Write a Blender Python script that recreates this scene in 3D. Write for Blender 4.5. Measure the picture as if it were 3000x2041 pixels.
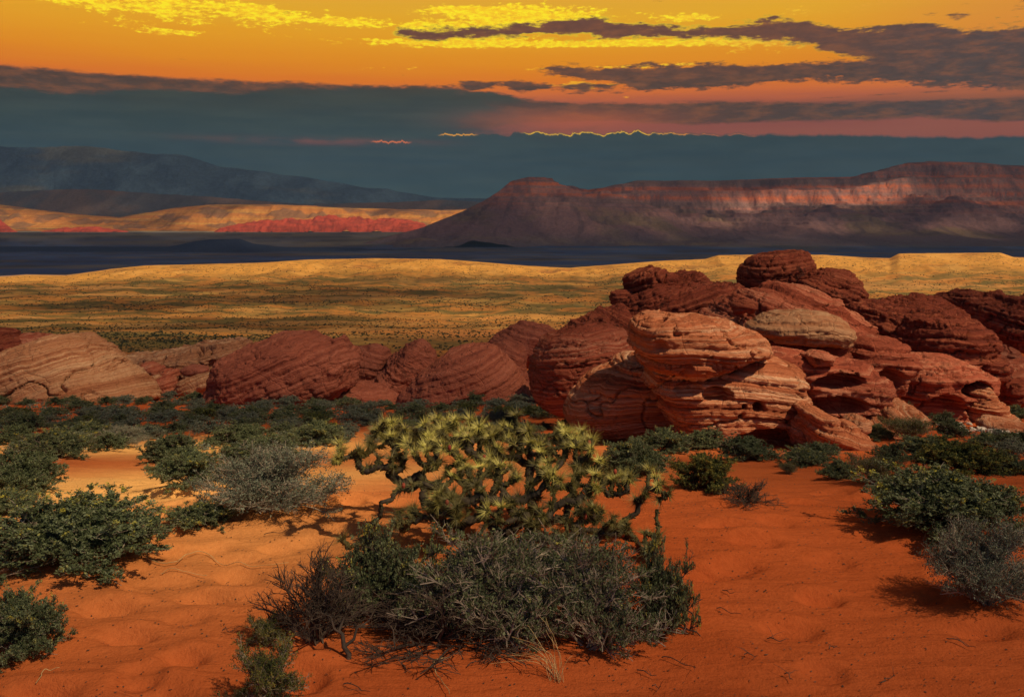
import bpy, math, random
import numpy as np
from mathutils import Vector
R = math.radians
sc = bpy.context.scene
for o in list(bpy.data.objects): bpy.data.objects.remove(o)
COL = sc.collection

# ------------------------------------------------------------------ camera
F = 887.0; HZ = 230.0; EYE = 1.9          # focal length and horizon row of the 1024 px wide picture, eye height
cam = bpy.data.cameras.new('camera'); co = bpy.data.objects.new('camera', cam); COL.objects.link(co)
cam.sensor_width = 36; cam.lens = 36 * F / 1024; cam.shift_y = -(348 - HZ) / 1024
cam.clip_start = 0.05; cam.clip_end = 90000
co.location = (0, 0, EYE); co.rotation_euler = (R(90), 0, 0)
sc.camera = co
sc.render.resolution_x = 1024; sc.render.resolution_y = 696
sc.cycles.use_denoising = True
sc.cycles.max_bounces = 6; sc.cycles.diffuse_bounces = 3; sc.cycles.transparent_max_bounces = 16
sc.cycles.volume_bounces = 0
vs = sc.view_settings; vs.view_transform = 'Standard'; vs.look = 'None'; vs.gamma = 1; vs.exposure = 0.0

# frames in which outlines were read off -> 1024 px picture
K = 1024 / 3000
FR = {'D': (0, 0, 3000 / 2324), 'R4': (1500, 650, 1500 / 2324), 'L1': (0, 940, 900 / 2324), 'L2': (800, 900, 900 / 2324),
      'C3': (950, 1200, 1100 / 2324)}
def px(fr, x, y):
    a, b, s = FR[fr]; return (a + x * s) * K, (b + y * s) * K
def at(fr, x, y, Y):
    u, v = px(fr, x, y); return np.array([(u - 512) / F * Y, Y, EYE - (v - HZ) / F * Y])
def lin(*c):
    return tuple(((v / 255) / 12.92 if v / 255 <= .04045 else ((v / 255 + .055) / 1.055) ** 2.4) for v in c)

# ------------------------------------------------------------------ node helper
class NT:
    def __init__(s, tree): s.t = tree; s.n = tree.nodes; s.l = tree.links
    def new(s, k): return s.n.new(k)
    def put(s, sock, v):
        if isinstance(v, bpy.types.NodeSocket): s.l.new(v, sock)
        elif v is not None:
            if sock.type == 'RGBA': sock.default_value = tuple(v)[:3] + (1,)
            else: sock.default_value = v
    def m(s, op, a, b=None, c=None):
        n = s.new('ShaderNodeMath'); n.operation = op
        s.put(n.inputs[0], a); s.put(n.inputs[1], b); s.put(n.inputs[2], c); return n.outputs[0]
    def sm(s, x, a, b, lo=0., hi=1., kind='SMOOTHSTEP'):
        n = s.new('ShaderNodeMapRange'); n.interpolation_type = kind
        for i, v in enumerate((x, a, b, lo, hi)): s.put(n.inputs[i], v)
        return n.outputs[0]
    def mix(s, f, a, b, blend='MIX'):
        n = s.new('ShaderNodeMix'); n.data_type = 'RGBA'; n.blend_type = blend
        s.put(n.inputs[0], f); s.put(n.inputs[6], a); s.put(n.inputs[7], b); return n.outputs[2]
    def ramp(s, x, pts, interp='LINEAR'):
        n = s.new('ShaderNodeValToRGB'); n.color_ramp.interpolation = interp; e = n.color_ramp.elements
        for i, (p, c) in enumerate(pts):
            q = e[i] if i < 2 else e.new(p)
            q.position = p; q.color = tuple(c)[:3] + (1,)
        s.put(n.inputs[0], x); return n.outputs[0]
    def xyz(s, x, y, z):
        n = s.new('ShaderNodeCombineXYZ'); s.put(n.inputs[0], x); s.put(n.inputs[1], y); s.put(n.inputs[2], z); return n.outputs[0]
    def sep(s, v):
        n = s.new('ShaderNodeSeparateXYZ'); s.put(n.inputs[0], v); return n.outputs
    def noise(s, v, scale, detail=4, rough=.55, dim='3D', dist=0., w=None):
        n = s.new('ShaderNodeTexNoise'); n.noise_dimensions = dim
        if dim != '1D': s.put(n.inputs['Vector'], v)
        if w is not None: s.put(n.inputs['W'], w)
        n.inputs['Scale'].default_value = scale; n.inputs['Detail'].default_value = detail
        n.inputs['Roughness'].default_value = rough; n.inputs['Distortion'].default_value = dist
        return n.outputs[0]
    def curve(s, x, pts):
        n = s.new('ShaderNodeFloatCurve'); c = n.mapping.curves[0]
        pts = sorted(pts)
        while len(c.points) < len(pts): c.points.new(.5, .5)
        for q, p in zip(c.points, pts): q.location = p; q.handle_type = 'AUTO_CLAMPED'
        n.mapping.update(); s.put(n.inputs['Value'], x); return n.outputs[0]
    def attr(s, name, out='Fac'):
        n = s.new('ShaderNodeAttribute'); n.attribute_name = name; return n.outputs[out]

# ------------------------------------------------------------------ sun and sky
SUN = Vector((0.50, -0.42, 0.757)).normalized()
sl = bpy.data.lights.new('sun', 'SUN'); so = bpy.data.objects.new('sun', sl); COL.objects.link(so)
sl.energy = 4.8; sl.angle = R(0.4); sl.color = (1.0, 0.74, 0.42)
so.rotation_euler = SUN.to_track_quat('Z', 'Y').to_euler(); so.location = (60, -60, 90)

w = bpy.data.worlds.new('World'); sc.world = w; w.use_nodes = True
def build_sky():
    t = NT(w.node_tree); t.n.clear()
    d = t.sep(t.new('ShaderNodeTexCoord').outputs['Generated'])
    DEG = 57.29578
    A = t.m('MULTIPLY', t.m('ARCTAN2', d[0], d[1]), DEG)
    hyp = t.m('SQRT', t.m('ADD', t.m('MULTIPLY', d[0], d[0]), t.m('MULTIPLY', d[1], d[1])))
    E = t.m('MULTIPLY', t.m('ARCTAN2', d[2], hyp), DEG)
    def ae(X, Y):                       # bearing and elevation in degrees
        u, v = px('D', X, Y); a = math.atan((u - 512) / F)
        return math.degrees(a), math.degrees(math.atan((HZ - v) / F * math.cos(a)))
    def EC(pts):                        # an elevation curve over the bearing
        q = []
        for X, Y in pts:
            a, e = ae(X, Y); q.append(((a + 40) / 80, (e + 2) / 20))
        q = [(0, q[0][1])] + q + [(1, q[-1][1])]
        return t.m('SUBTRACT', t.m('MULTIPLY', t.curve(An, q), 20), 2)
    An = t.m('DIVIDE', t.m('ADD', A, 40), 80)
    # ragged cloud noises (stretched sideways, as flat cloud sheets are)
    v1 = t.xyz(t.m('MULTIPLY', A, .16), t.m('MULTIPLY', E, .62), 0)
    n1 = t.noise(v1, 1.6, 9, .62)
    v2 = t.xyz(t.m('MULTIPLY', A, .42), t.m('MULTIPLY', E, 1.7), 4.2)
    n2 = t.noise(v2, 1.5, 9, .66)
    v3 = t.xyz(t.m('MULTIPLY', A, .10), t.m('MULTIPLY', E, 1.6), 9)
    n3 = t.noise(v3, 1.1, 6, .6)
    n5 = t.noise(t.xyz(t.m('MULTIPLY', A, 1.3), t.m('MULTIPLY', E, 3.6), 2.), 1.6, 6, .7)
    rag = t.m('ADD', t.m('ADD', t.m('MULTIPLY', t.m('SUBTRACT', n1, .5), 1.5), t.m('MULTIPLY', t.m('SUBTRACT', n2, .5), 1.1)), t.m('MULTIPLY', t.m('SUBTRACT', n5, .5), .6))
    Ew = t.m('ADD', E, rag)
    Es = t.m('ADD', E, t.m('MULTIPLY', t.m('SUBTRACT', n3, .5), .9))
    # open sky: golden above, orange and dusky pink lower
    stops = [(308, (146, 84, 74)), (285, (138, 78, 72)), (262, (100, 70, 68)), (232, (178, 94, 64)), (212, (205, 108, 52)),
             (190, (218, 118, 30)), (150, (222, 138, 20)), (90, (224, 156, 26)), (40, (222, 166, 36)), (-20, (218, 164, 52))]
    rp = [((ae(1162, Y)[1]) / 16, lin(*c)) for Y, c in stops]
    col = t.ramp(t.m('DIVIDE', Es, 16), rp)
    right = t.sm(A, 16, 31)
    col = t.mix(t.m('MULTIPLY', right, t.sm(E, 5, 12, 0, .55)), col, lin(205, 125, 60))
    def blob(X, Y, rx, ry, amp):
        a, e = ae(X, Y); k = 24.9 / 1000
        x_ = t.m('MULTIPLY', t.m('SUBTRACT', A, a), 1 / (rx * k)); y_ = t.m('MULTIPLY', t.m('SUBTRACT', E, e), 1 / (ry * k))
        r = t.m('ADD', t.m('MULTIPLY', x_, x_), t.m('MULTIPLY', y_, y_))
        return t.m('MULTIPLY', t.m('EXPONENT', t.m('MULTIPLY', r, -1)), amp)
    def total(L):
        s = None
        for b in L: s = blob(*b) if s is None else t.m('ADD', s, blob(*b))
        return s
    # sunlit yellow cloud tufts
    wgt = total([(240, 8, 190, 22, .36), (640, 40, 170, 36, .36), (330, 45, 260, 40, .22), (1010, 20, 160, 18, .3), (480, 8, 160, 16, .3), (800, 48, 90, 14, .34), (1000, 98, 300, 17, .48),
                 (1230, 34, 280, 34, .50), (1100, 70, 200, 22, .36), (1480, 96, 330, 11, .5), (1560, 40, 90, 14, .36), (860, 156, 120, 8, .3), (1750, 105, 260, 30, .36),
                 (1850, 20, 260, 26, .26), (1330, 192, 190, 15, .42), (1200, 156, 300, 7, .25), (380, 72, 160, 14, .22), (1500, 218, 300, 8, .25),
                 (2080, 60, 180, 60, .22), (1100, 235, 120, 6, .22), (1500, 147, 230, 7, .3), (960, 60, 100, 16, .3)])
    tuft = t.sm(t.m('ADD', t.m('ADD', t.m('MULTIPLY', n2, .72), t.m('MULTIPLY', n5, .55)), wgt), .95, 1.06)
    tcol = t.mix(t.sm(E, 8.5, 12.2), lin(238, 160, 30), lin(250, 232, 34))
    tcol = t.mix(t.sm(n5, .62, .40, 0, .75), tcol, lin(240, 176, 34))
    tcol = t.mix(t.sm(A, 8, 26), tcol, lin(222, 150, 60))
    col = t.mix(t.m('MULTIPLY', tuft, .95), col, tcol)
    # dark cloud streaks
    def band(top, bot, soft, e=None):
        e = e or Ew
        a = t.sm(t.m('SUBTRACT', EC(top), e), -soft, soft); b = t.sm(t.m('SUBTRACT', e, EC(bot)), -soft, soft)
        return t.m('MULTIPLY', a, b)
    bA = band([(500, 100), (860, 90), (930, 64), (1060, 66), (1170, 55), (1300, 40), (1500, 62), (1650, 58), (1750, 42), (1830, 48), (1960, 66), (2080, 52), (2200, 66), (2324, 55)],
              [(500, 50), (860, 66), (930, 88), (1060, 84), (1170, 79), (1300, 84), (1500, 84), (1650, 90), (1780, 96), (1900, 118), (2020, 140), (2150, 160), (2324, 190)], .16)
    bB = band([(800, 190), (1150, 185), (1260, 152), (1400, 153), (1500, 146), (1650, 148), (1900, 138), (2050, 125), (2324, 110)],
              [(800, 130), (1150, 140), (1260, 168), (1400, 190), (1500, 206), (1650, 200), (1750, 186), (1950, 184), (2100, 192), (2324, 196)], .14)
    Ec = t.m('ADD', E, t.m('MULTIPLY', rag, .4))
    bC = band([(900, 196), (1000, 198), (1200, 226), (1400, 236), (1600, 231), (1900, 233), (2100, 228), (2324, 222)],
              [(900, 330), (1000, 310), (1200, 276), (1400, 274), (1600, 282), (1900, 272), (2100, 266), (2324, 272)], .13, Ec)
    frag = t.sm(t.m('ADD', n1, total([(1080, 200, 260, 20, .24), (1330, 196, 160, 22, .16), (2250, 40, 120, 20, .2), (2000, 215, 250, 5, .2), (430, 203, 400, 8, .2),
                                      (1030, 76, 120, 12, .1)])), .66, .76)
    dcol = t.ramp(t.m('DIVIDE', E, 16), [(.26, lin(70, 62, 66)), (.42, lin(82, 66, 62)), (.55, lin(84, 66, 58)), (.72, lin(108, 72, 60))])
    dcol = t.mix(t.m('MULTIPLY', t.sm(A, 12, 30), .7), dcol, lin(78, 70, 72))
    dcol = t.mix(t.sm(n5, .35, .7, 0, .5), dcol, t.mix(1., dcol, (.62, .62, .66), 'MULTIPLY'))
    dcol = t.mix(t.sm(n2, .40, .72, 0, .5), dcol, lin(150, 92, 58))
    edge = t.m('MULTIPLY', t.m('MULTIPLY', bA, t.m('SUBTRACT', 1, bA)), 4)
    col = t.mix(t.m('MULTIPLY', edge, t.sm(A, 24, 5, .1, .9)), col, lin(248, 220, 40))
    for b in (frag, bA, bB, bC): col = t.mix(b, col, dcol)
    # the long grey rain bank above the hills
    An1 = t.noise(None, .95, 3, .45, '1D', w=A)
    topl = EC([(-100, 203), (0, 197), (120, 210), (300, 206), (480, 212), (640, 204), (780, 200), (900, 200), (1000, 204), (1100, 214), (1250, 225)])
    top = EC([(-100, 300), (800, 302), (1300, 303), (1450, 302), (1650, 306), (1900, 308), (2324, 310)])
    lowr = t.sm(A, -3, 1.5)
    An2 = t.noise(None, 3.5, 5, .6, '1D', w=A)
    hump = t.m('ADD', t.m('MULTIPLY', t.m('SUBTRACT', An1, .5), t.sm(A, 6, 16, .95, .25)), t.m('MULTIPLY', t.m('SUBTRACT', An2, .5), .10))
    dd = t.m('SUBTRACT', t.m('ADD', E, t.m('MULTIPLY', rag, .06)), t.m('ADD', top, hump))
    bank = t.sm(dd, .16, -.07)
    ddl = t.m('SUBTRACT', t.m('ADD', E, t.m('MULTIPLY', rag, .5)), topl)
    fade = t.sm(t.m('ADD', A, t.m('MULTIPLY', t.m('SUBTRACT', n1, .5), 16)), 5.5, -4.5)
    bank = t.m('MAXIMUM', bank, t.m('MULTIPLY', t.sm(ddl, .2, -.10), fade))
    bcol = t.ramp(t.m('DIVIDE', E, 16), [(0, lin(62, 82, 86)), (.10, lin(55, 80, 90)), (.30, lin(50, 72, 84)), (.42, lin(52, 68, 72)), (.52, lin(58, 62, 58)), (.60, lin(78, 66, 50))])
    bcol = t.mix(t.sm(n3, .3, .75, 0, .35), bcol, lin(74, 86, 84))
    bcol = t.mix(t.sm(n1, .35, .7, 0, .35), bcol, lin(40, 58, 66))
    smear = blob(720, 320, 240, 9, .6)
    smear = t.m('MULTIPLY', t.m('ADD', smear, blob(1290, 268, 170, 30, .5)), t.sm(n1, .3, .62))
    bcol = t.mix(smear, bcol, lin(140, 84, 78))
    col = t.mix(bank, col, bcol)
    col = t.mix(t.m('MULTIPLY', blob(1310, 272, 230, 26, .45), t.m('SUBTRACT', 1, t.sm(dd, .02, -.08))), col, lin(206, 104, 62))
    # burning rim on the bank's low edge, and its broken piece further left
    rim = t.m('EXPONENT', t.m('MULTIPLY', t.m('MULTIPLY', dd, dd), t.m('SUBTRACT', t.m('MULTIPLY', An2, 2600), 2050)))
    brk = t.sm(t.noise(None, .55, 2, .5, '1D', w=t.m('ADD', A, 7)), .40, .52)
    rr = t.m('MULTIPLY', t.m('MULTIPLY', t.sm(A, .3, 1.5), t.sm(A, 19, 8)), t.m('MAXIMUM', brk, t.m('MULTIPLY', t.sm(A, 1, 2), t.sm(A, 9.5, 8))))
    rr = t.m('MULTIPLY', rr, t.sm(n5, .30, .62, .35, 1.))
    col = t.mix(t.m('MULTIPLY', rim, rr), col, t.mix(t.sm(A, 7, 13), lin(252, 205, 50), lin(225, 125, 60)))
    def lone(x0, x1, Y, amp, c, ph, k):
        a0, e0 = ae(x0, Y); a1, _ = ae(x1, Y)
        nn = t.noise(None, 2.3, 4, .65, '1D', w=t.m('ADD', A, ph))
        q = t.m('SUBTRACT', E, t.m('ADD', e0, t.m('MULTIPLY', t.m('SUBTRACT', nn, .5), amp)))
        g = t.m('EXPONENT', t.m('MULTIPLY', t.m('MULTIPLY', q, q), -k))
        return t.m('MULTIPLY', g, t.m('MULTIPLY', t.sm(A, a0 - .1, a0 + .5), t.sm(A, a1 + .1, a1 - .5))), c
    for f, c in (lone(840, 935, 321, .45, lin(225, 120, 75), 3, 500), lone(994, 1085, 305, .3, lin(235, 165, 60), 11, 600)):
        col = t.mix(f, col, c)
    # beyond what the bank and streaks cover: physical sky
    sky = t.new('ShaderNodeTexSky'); sky.sky_type = 'NISHITA'; sky.sun_disc = False
    sky.sun_elevation = math.asin(SUN.z); sky.sun_rotation = math.atan2(SUN.x, SUN.y)
    sky.air_density = 1.2; sky.dust_density = 3.0
    low = t.m('MULTIPLY', t.sm(E, 30, 15), t.sm(t.m('ABSOLUTE', A), 95, 50))
    over = t.mix(1.0, sky.outputs[0], (.24, .27, .34), 'MULTIPLY')          # upper sky dimmed to lower its fill light
    back = t.mix(t.sm(E, 0, 40), lin(150, 110, 80) , lin(120, 110, 110))
    scaled = t.mix(1.0, col, (12.2, 11.6, 10.0), 'MULTIPLY')
    n = scaled.node; n.clamp_result = False
    out = t.mix(low, over, scaled)
    bg = t.new('ShaderNodeBackground'); t.put(bg.inputs[0], out); bg.inputs[1].default_value = 0.1
    o = t.new('ShaderNodeOutputWorld'); t.l.new(bg.outputs[0], o.inputs[0])
build_sky()

# ------------------------------------------------------------------ noise in numpy
_rs = np.random.RandomState(7)
_G = _rs.normal(size=(256, 3)); _G /= np.linalg.norm(_G, axis=1)[:, None]; _G = _G.astype(np.float32)
def pn(p, seed=0):
    p = np.asarray(p, np.float32); i = np.floor(p).astype(np.int64); f = p - i
    u = f * f * f * (f * (f * 6 - 15) + 10); out = 0
    for dx in (0, 1):
        for dy in (0, 1):
            for dz in (0, 1):
                h = (i[..., 0] + dx) * 374761393 + (i[..., 1] + dy) * 668265263 + (i[..., 2] + dz) * 1440670441 + seed * 1013904223
                h &= 0xffffffff; h = ((h ^ (h >> 13)) * 1274126177) & 0xffffffff; h = (h ^ (h >> 16)) & 255
                g = _G[h]
                dot = g[..., 0] * (f[..., 0] - dx) + g[..., 1] * (f[..., 1] - dy) + g[..., 2] * (f[..., 2] - dz)
                wx = u[..., 0] if dx else 1 - u[..., 0]; wy = u[..., 1] if dy else 1 - u[..., 1]; wz = u[..., 2] if dz else 1 - u[..., 2]
                out = out + dot * wx * wy * wz
    return out * 1.6
def fbm(p, o=5, seed=0, g=.5, l=2.03):
    p = np.asarray(p, np.float32); a = 1.; s = 0; n = 0
    for k in range(o):
        s = s + a * pn(p * l ** k + 17.3 * k, seed + k); n += a; a *= g
    return s / n
def ridged(p, o=5, seed=0, g=.5):
    p = np.asarray(p, np.float32); a = 1.; s = 0; n = 0
    for k in range(o):
        s = s + a * (1 - np.abs(pn(p * 2.05 ** k + 9.1 * k, seed + k)) * 2); n += a; a *= g
    return s / n
def P3(x, y, z=0.): return np.stack(np.broadcast_arrays(x, y, z), -1)
def sstep(x, a, b):
    t = np.clip((x - a) / (b - a), 0, 1); return t * t * (3 - 2 * t)
def gau(x, y, cx, cy, rx, ry): return np.exp(-((x - cx) / rx) ** 2 - ((y - cy) / ry) ** 2)

# ------------------------------------------------------------------ mesh helpers
def mesh_np(name, V, Fc, mat=None, parent=None, attrs=None, smooth=False, loc=None):
    me = bpy.data.meshes.new(name); V = np.asarray(V, np.float32); Fc = np.asarray(Fc, np.int32)
    k = Fc.shape[1]; me.vertices.add(len(V)); me.vertices.foreach_set('co', V.ravel())
    me.loops.add(Fc.size); me.loops.foreach_set('vertex_index', Fc.ravel())
    me.polygons.add(len(Fc)); me.polygons.foreach_set('loop_start', np.arange(0, Fc.size, k, dtype=np.int32))
    me.polygons.foreach_set('use_smooth', np.full(len(Fc), smooth))
    for an, av in (attrs or {}).items():
        av = np.asarray(av, np.float32)
        if av.ndim == 1: a = me.attributes.new(an, 'FLOAT', 'POINT'); a.data.foreach_set('value', av)
        else:
            a = me.attributes.new(an, 'FLOAT_COLOR', 'POINT'); a.data.foreach_set('color', np.concatenate([av, np.ones((len(av), 1), np.float32)], 1).ravel())
    me.update(calc_edges=True)
    if mat: me.materials.append(mat)
    o = bpy.data.objects.new(name, me); COL.objects.link(o)
    if parent: o.parent = parent
    if loc is not None: o.location = tuple(map(float, loc))
    return o
def tag(o, label=None, cat=None, group=None, kind=None):
    if label: o['label'] = label
    if cat: o['category'] = cat
    if group: o['group'] = group
    if kind: o['kind'] = kind
    return o
def empty(name, loc):
    o = bpy.data.objects.new(name, None); COL.objects.link(o); o.location = tuple(map(float, loc)); o.empty_display_size = .1; return o
def tubes(paths, sides=4):
    """paths: list of (points, radii) -> verts, quads"""
    V = []; Q = []; b = 0; an = np.arange(sides) * 2 * math.pi / sides
    ca, sa = np.cos(an)[None, :, None], np.sin(an)[None, :, None]
    for pts, rad in paths:
        pts = np.asarray(pts, float); n = len(pts); rad = np.broadcast_to(np.asarray(rad, float), (n,))
        d = np.gradient(pts, axis=0); d /= np.linalg.norm(d, axis=1)[:, None] + 1e-9
        ref = np.array([.31, .17, .93]) if abs(d[0, 2]) < .9 else np.array([1., .1, 0])
        s = np.cross(d, ref); s /= np.linalg.norm(s, axis=1)[:, None] + 1e-9; t = np.cross(d, s)
        V.append((pts[:, None, :] + rad[:, None, None] * (s[:, None, :] * ca + t[:, None, :] * sa)).reshape(-1, 3))
        i = np.arange(n - 1)[:, None] * sides; j = np.arange(sides)[None, :]; k = (j + 1) % sides
        Q.append(np.stack([i + j, i + k, i + sides + k, i + sides + j], -1).reshape(-1, 4) + b); b += n * sides
    return np.concatenate(V), np.concatenate(Q)

# ------------------------------------------------------------------ materials
def newmat(name):
    m = bpy.data.materials.new(name); m.use_nodes = True; t = NT(m.node_tree)
    return m, t, t.n['Principled BSDF']
def bump(t, b, h, dist, strength=1.):
    n = t.new('ShaderNodeBump'); n.inputs['Strength'].default_value = strength; n.inputs['Distance'].default_value = dist
    t.put(n.inputs['Height'], h); t.l.new(n.outputs[0], b.inputs['Normal']); return n
def pos(t): return t.new('ShaderNodeNewGeometry').outputs['Position']

def ground_mat():
    m, t, b = newmat('desert_ground'); p = pos(t)
    c = t.attr('Col', 'Color')
    n = t.noise(p, 30, 5, .7); n2 = t.noise(p, 1.3, 4, .6); n3 = t.noise(p, 220, 2, .6)
    c = t.mix(t.sm(n, .3, .75, 0, .5), c, t.mix(1., c, (.72, .62, .55), 'MULTIPLY'))
    c = t.mix(t.sm(n2, .35, .7, 0, .4), c, t.mix(1., c, (1.15, 1.1, 1.0), 'MULTIPLY'))
    c = t.mix(t.sm(n3, .62, .72, 0, .6), c, t.mix(1., c, (.45, .38, .35), 'MULTIPLY'))
    t.put(b.inputs['Base Color'], c); b.inputs['Roughness'].default_value = .95; b.inputs['Specular IOR Level'].default_value = .1
    fm = t.attr('far'); fn1 = t.noise(p, .22, 8, .75); fn2 = t.noise(p, .03, 6, .65)
    c = t.mix(t.m('MULTIPLY', fm, t.sm(fn1, .50, .60, 0, .5)), c, (.085, .085, .038))
    c = t.mix(t.m('MULTIPLY', fm, t.sm(fn2, .52, .62, 0, .45)), c, (.70, .40, .12))
    t.put(b.inputs['Base Color'], c)
    s = t.sep(p)
    q = t.xyz(t.m('MULTIPLY', s[0], 3.0), t.m('MULTIPLY', s[1], 11.), t.m('MULTIPLY', s[2], 3.))
    rip = t.noise(q, 1.2, 4, .55, dist=.6); gr = t.noise(p, 60, 4, .7)
    h = t.m('ADD', t.m('MULTIPLY', rip, .75), t.m('MULTIPLY', gr, .34))
    bump(t, b, h, .035, .8)
    return m
def rock_mat(name, dark, mid, pale, varnish=.5, fine=14., bumpd=.05, scale=1.):
    m, t, b = newmat(name); p = pos(t); s = t.attr('strata')
    wob = t.noise(p, 1.2 / scale, 4, .6)
    w1 = t.m('ADD', t.m('MULTIPLY', s, fine / scale), t.m('MULTIPLY', wob, 3.0))
    l1 = t.noise(None, 1.0, 5, .7, '1D', w=w1)
    w2 = t.m('MULTIPLY', s, fine * .18 / scale); l2 = t.noise(None, 1.0, 3, .6, '1D', w=w2)
    big = t.noise(p, .7 / scale, 5, .6)
    c = t.ramp(t.m('ADD', t.m('MULTIPLY', l1, .5), t.m('MULTIPLY', l2, .5)), [(.36, dark), (.49, mid), (.62, pale)])
    c = t.mix(t.sm(big, .35, .7, 0, .5), c, mid)
    g = t.new('ShaderNodeNewGeometry'); nz = t.sep(g.outputs['Normal'])[2]
    vn = t.noise(p, 2.2 / scale, 8, .72, dist=.4)
    vm = t.m('MULTIPLY', t.sm(t.m('SUBTRACT', vn, t.m('MULTIPLY', t.m('ABSOLUTE', nz), .12)), .53, .60), varnish)
    c = t.mix(vm, c, (.035, .014, .012))
    crk = t.noise(p, 9 / scale, 3, .6)
    t.put(b.inputs['Base Color'], c); b.inputs['Roughness'].default_value = .85; b.inputs['Specular IOR Level'].default_value = .25
    ve = t.new('ShaderNodeTexVoronoi'); ve.feature = 'DISTANCE_TO_EDGE'; ve.inputs['Scale'].default_value = 1.6 / scale
    t.put(ve.inputs['Vector'], t.mix(.25, p, t.new('ShaderNodeTexNoise').outputs['Color']))
    ck = t.sm(ve.outputs['Distance'], 0., .03)
    fn = t.noise(p, 22 / scale, 6, .75)
    h = t.m('ADD', t.m('MULTIPLY', l1, 1.0), t.m('ADD', t.m('MULTIPLY', fn, .7), t.m('MULTIPLY', ck, .25)))
    bump(t, b, h, bumpd * scale, 1.)
    return m
def leaf_mat(name, cols):
    m, t, b = newmat(name); a = t.attr('tint')
    oi = t.new('ShaderNodeObjectInfo').outputs['Random']
    c = t.ramp(a, cols)
    c = t.mix(t.m('MULTIPLY', oi, .35), c, t.mix(1., c, (.8, .95, 1.1), 'MULTIPLY'))
    t.put(b.inputs['Base Color'], c); b.inputs['Roughness'].default_value = .6; b.inputs['Specular IOR Level'].default_value = .3
    tr = t.new('ShaderNodeBsdfTranslucent'); t.put(tr.inputs[0], c)
    mx = t.new('ShaderNodeMixShader'); mx.inputs[0].default_value = .22
    t.l.new(b.outputs[0], mx.inputs[1]); t.l.new(tr.outputs[0], mx.inputs[2]); t.l.new(mx.outputs[0], t.n['Material Output'].inputs[0])
    return m
def plain_mat(name, c1, c2, sc_=20, rough=.85):
    m, t, b = newmat(name); p = pos(t)
    t.put(b.inputs['Base Color'], t.mix(t.sm(t.noise(p, sc_, 4, .6), .35, .65), c1, c2)); b.inputs['Roughness'].default_value = rough
    return m
M_ground = ground_mat()
M_dome = rock_mat('banded_sandstone', (.20, .035, .015), (.54, .18, .085), (.82, .52, .35), .35, 17., .10)
M_body = rock_mat('red_sandstone', (.15, .025, .013), (.42, .10, .055), (.66, .30, .19), .55, 11., .09)
M_dark = rock_mat('varnished_sandstone', (.09, .016, .011), (.27, .055, .03), (.50, .15, .08), .7, 9., .10, 1.4)
M_pale = rock_mat('pale_sandstone', (.24, .075, .035), (.47, .21, .11), (.70, .46, .29), .3, 9., .09, 1.5)
M_rose = rock_mat('rose_sandstone', (.17, .040, .028), (.34, .095, .06), (.46, .16, .11), .4, 8., .09, 1.6)
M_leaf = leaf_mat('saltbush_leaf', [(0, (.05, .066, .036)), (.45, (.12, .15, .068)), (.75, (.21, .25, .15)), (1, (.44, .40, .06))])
M_leafg = leaf_mat('grey_leaf', [(0, (.08, .098, .072)), (.5, (.17, .195, .145)), (.85, (.30, .34, .27)), (1, (.40, .37, .10))])
M_leafy = leaf_mat('yellow_green_leaf', [(0, (.03, .045, .018)), (.4, (.08, .10, .03)), (.8, (.22, .22, .05)), (1, (.34, .30, .06))])
M_far = leaf_mat('far_scrub_leaf', [(0, (.03, .035, .02)), (.6, (.06, .07, .035)), (1, (.10, .10, .05))])
M_twig = plain_mat('grey_twig', (.14, .11, .09), (.42, .36, .30), 8)
M_twigd = plain_mat('dark_twig', (.035, .024, .02), (.10, .07, .055), 8)
M_straw = plain_mat('straw', (.42, .27, .12), (.62, .45, .22), 12)
M_stem = plain_mat('cactus_stem', (.035, .035, .012), (.10, .085, .025), 40)
M_bark = plain_mat('cactus_bark', (.02, .014, .01), (.06, .045, .03), 40)
def spine_mat():
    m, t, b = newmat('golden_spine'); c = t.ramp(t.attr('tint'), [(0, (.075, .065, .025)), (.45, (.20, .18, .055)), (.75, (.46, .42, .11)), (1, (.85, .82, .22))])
    t.put(b.inputs['Base Color'], c); b.inputs['Roughness'].default_value = .45; return m
M_spine = spine_mat()
M_bud = plain_mat('red_bud', (.22, .03, .02), (.35, .06, .03), 30)

# ------------------------------------------------------------------ terrain height
PR = [(0.3, None), (2.5, None), (3.6, None), (4.1, 412), (5, 338), (6, 290), (8, 252), (11, 235), (15, 227), (20, 217), (28, 200), (42, 180), (55, 168), (80, 148),
      (120, 125), (180, 110), (260, 98), (380, 82), (520, 64), (650, 47), (760, 35)]
_ly = np.linspace(math.log(.2), math.log(900), 1500)
_pz = np.interp(_ly, [math.log(a) for a, _ in PR], [0. if v is None else EYE - v / F * a for a, v in PR])
_k = np.exp(-(np.linspace(-2, 2, 61)) ** 2); _k /= _k.sum()
_pz = np.convolve(np.pad(_pz, 30, 'edge'), _k, 'valid')
CREST = [(-400, 640), (0, 631), (60, 626), (150, 628), (250, 612), (330, 603), (420, 601), (600, 596), (700, 589), (850, 586), (1000, 588), (1080, 594), (1200, 604), (1290, 609),
         (1400, 600), (1500, 592), (1600, 588), (1630, 579), (1740, 577), (1870, 578), (1960, 584), (2020, 586), (2040, 575), (2270, 573), (2300, 583), (2500, 590)]
_cu = np.array([px('D', x, y)[0] - 512 for x, y in CREST]) / F
_cv = np.array([px('D', x, y)[1] - HZ for x, y in CREST])
VALLEY = -50.
def vfloor(D): return np.interp(D, [0, 2150, 2500, 2900, 3300, 4000, 60000], [VALLEY, VALLEY, -38, -20, -4, 6, 40])
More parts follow.
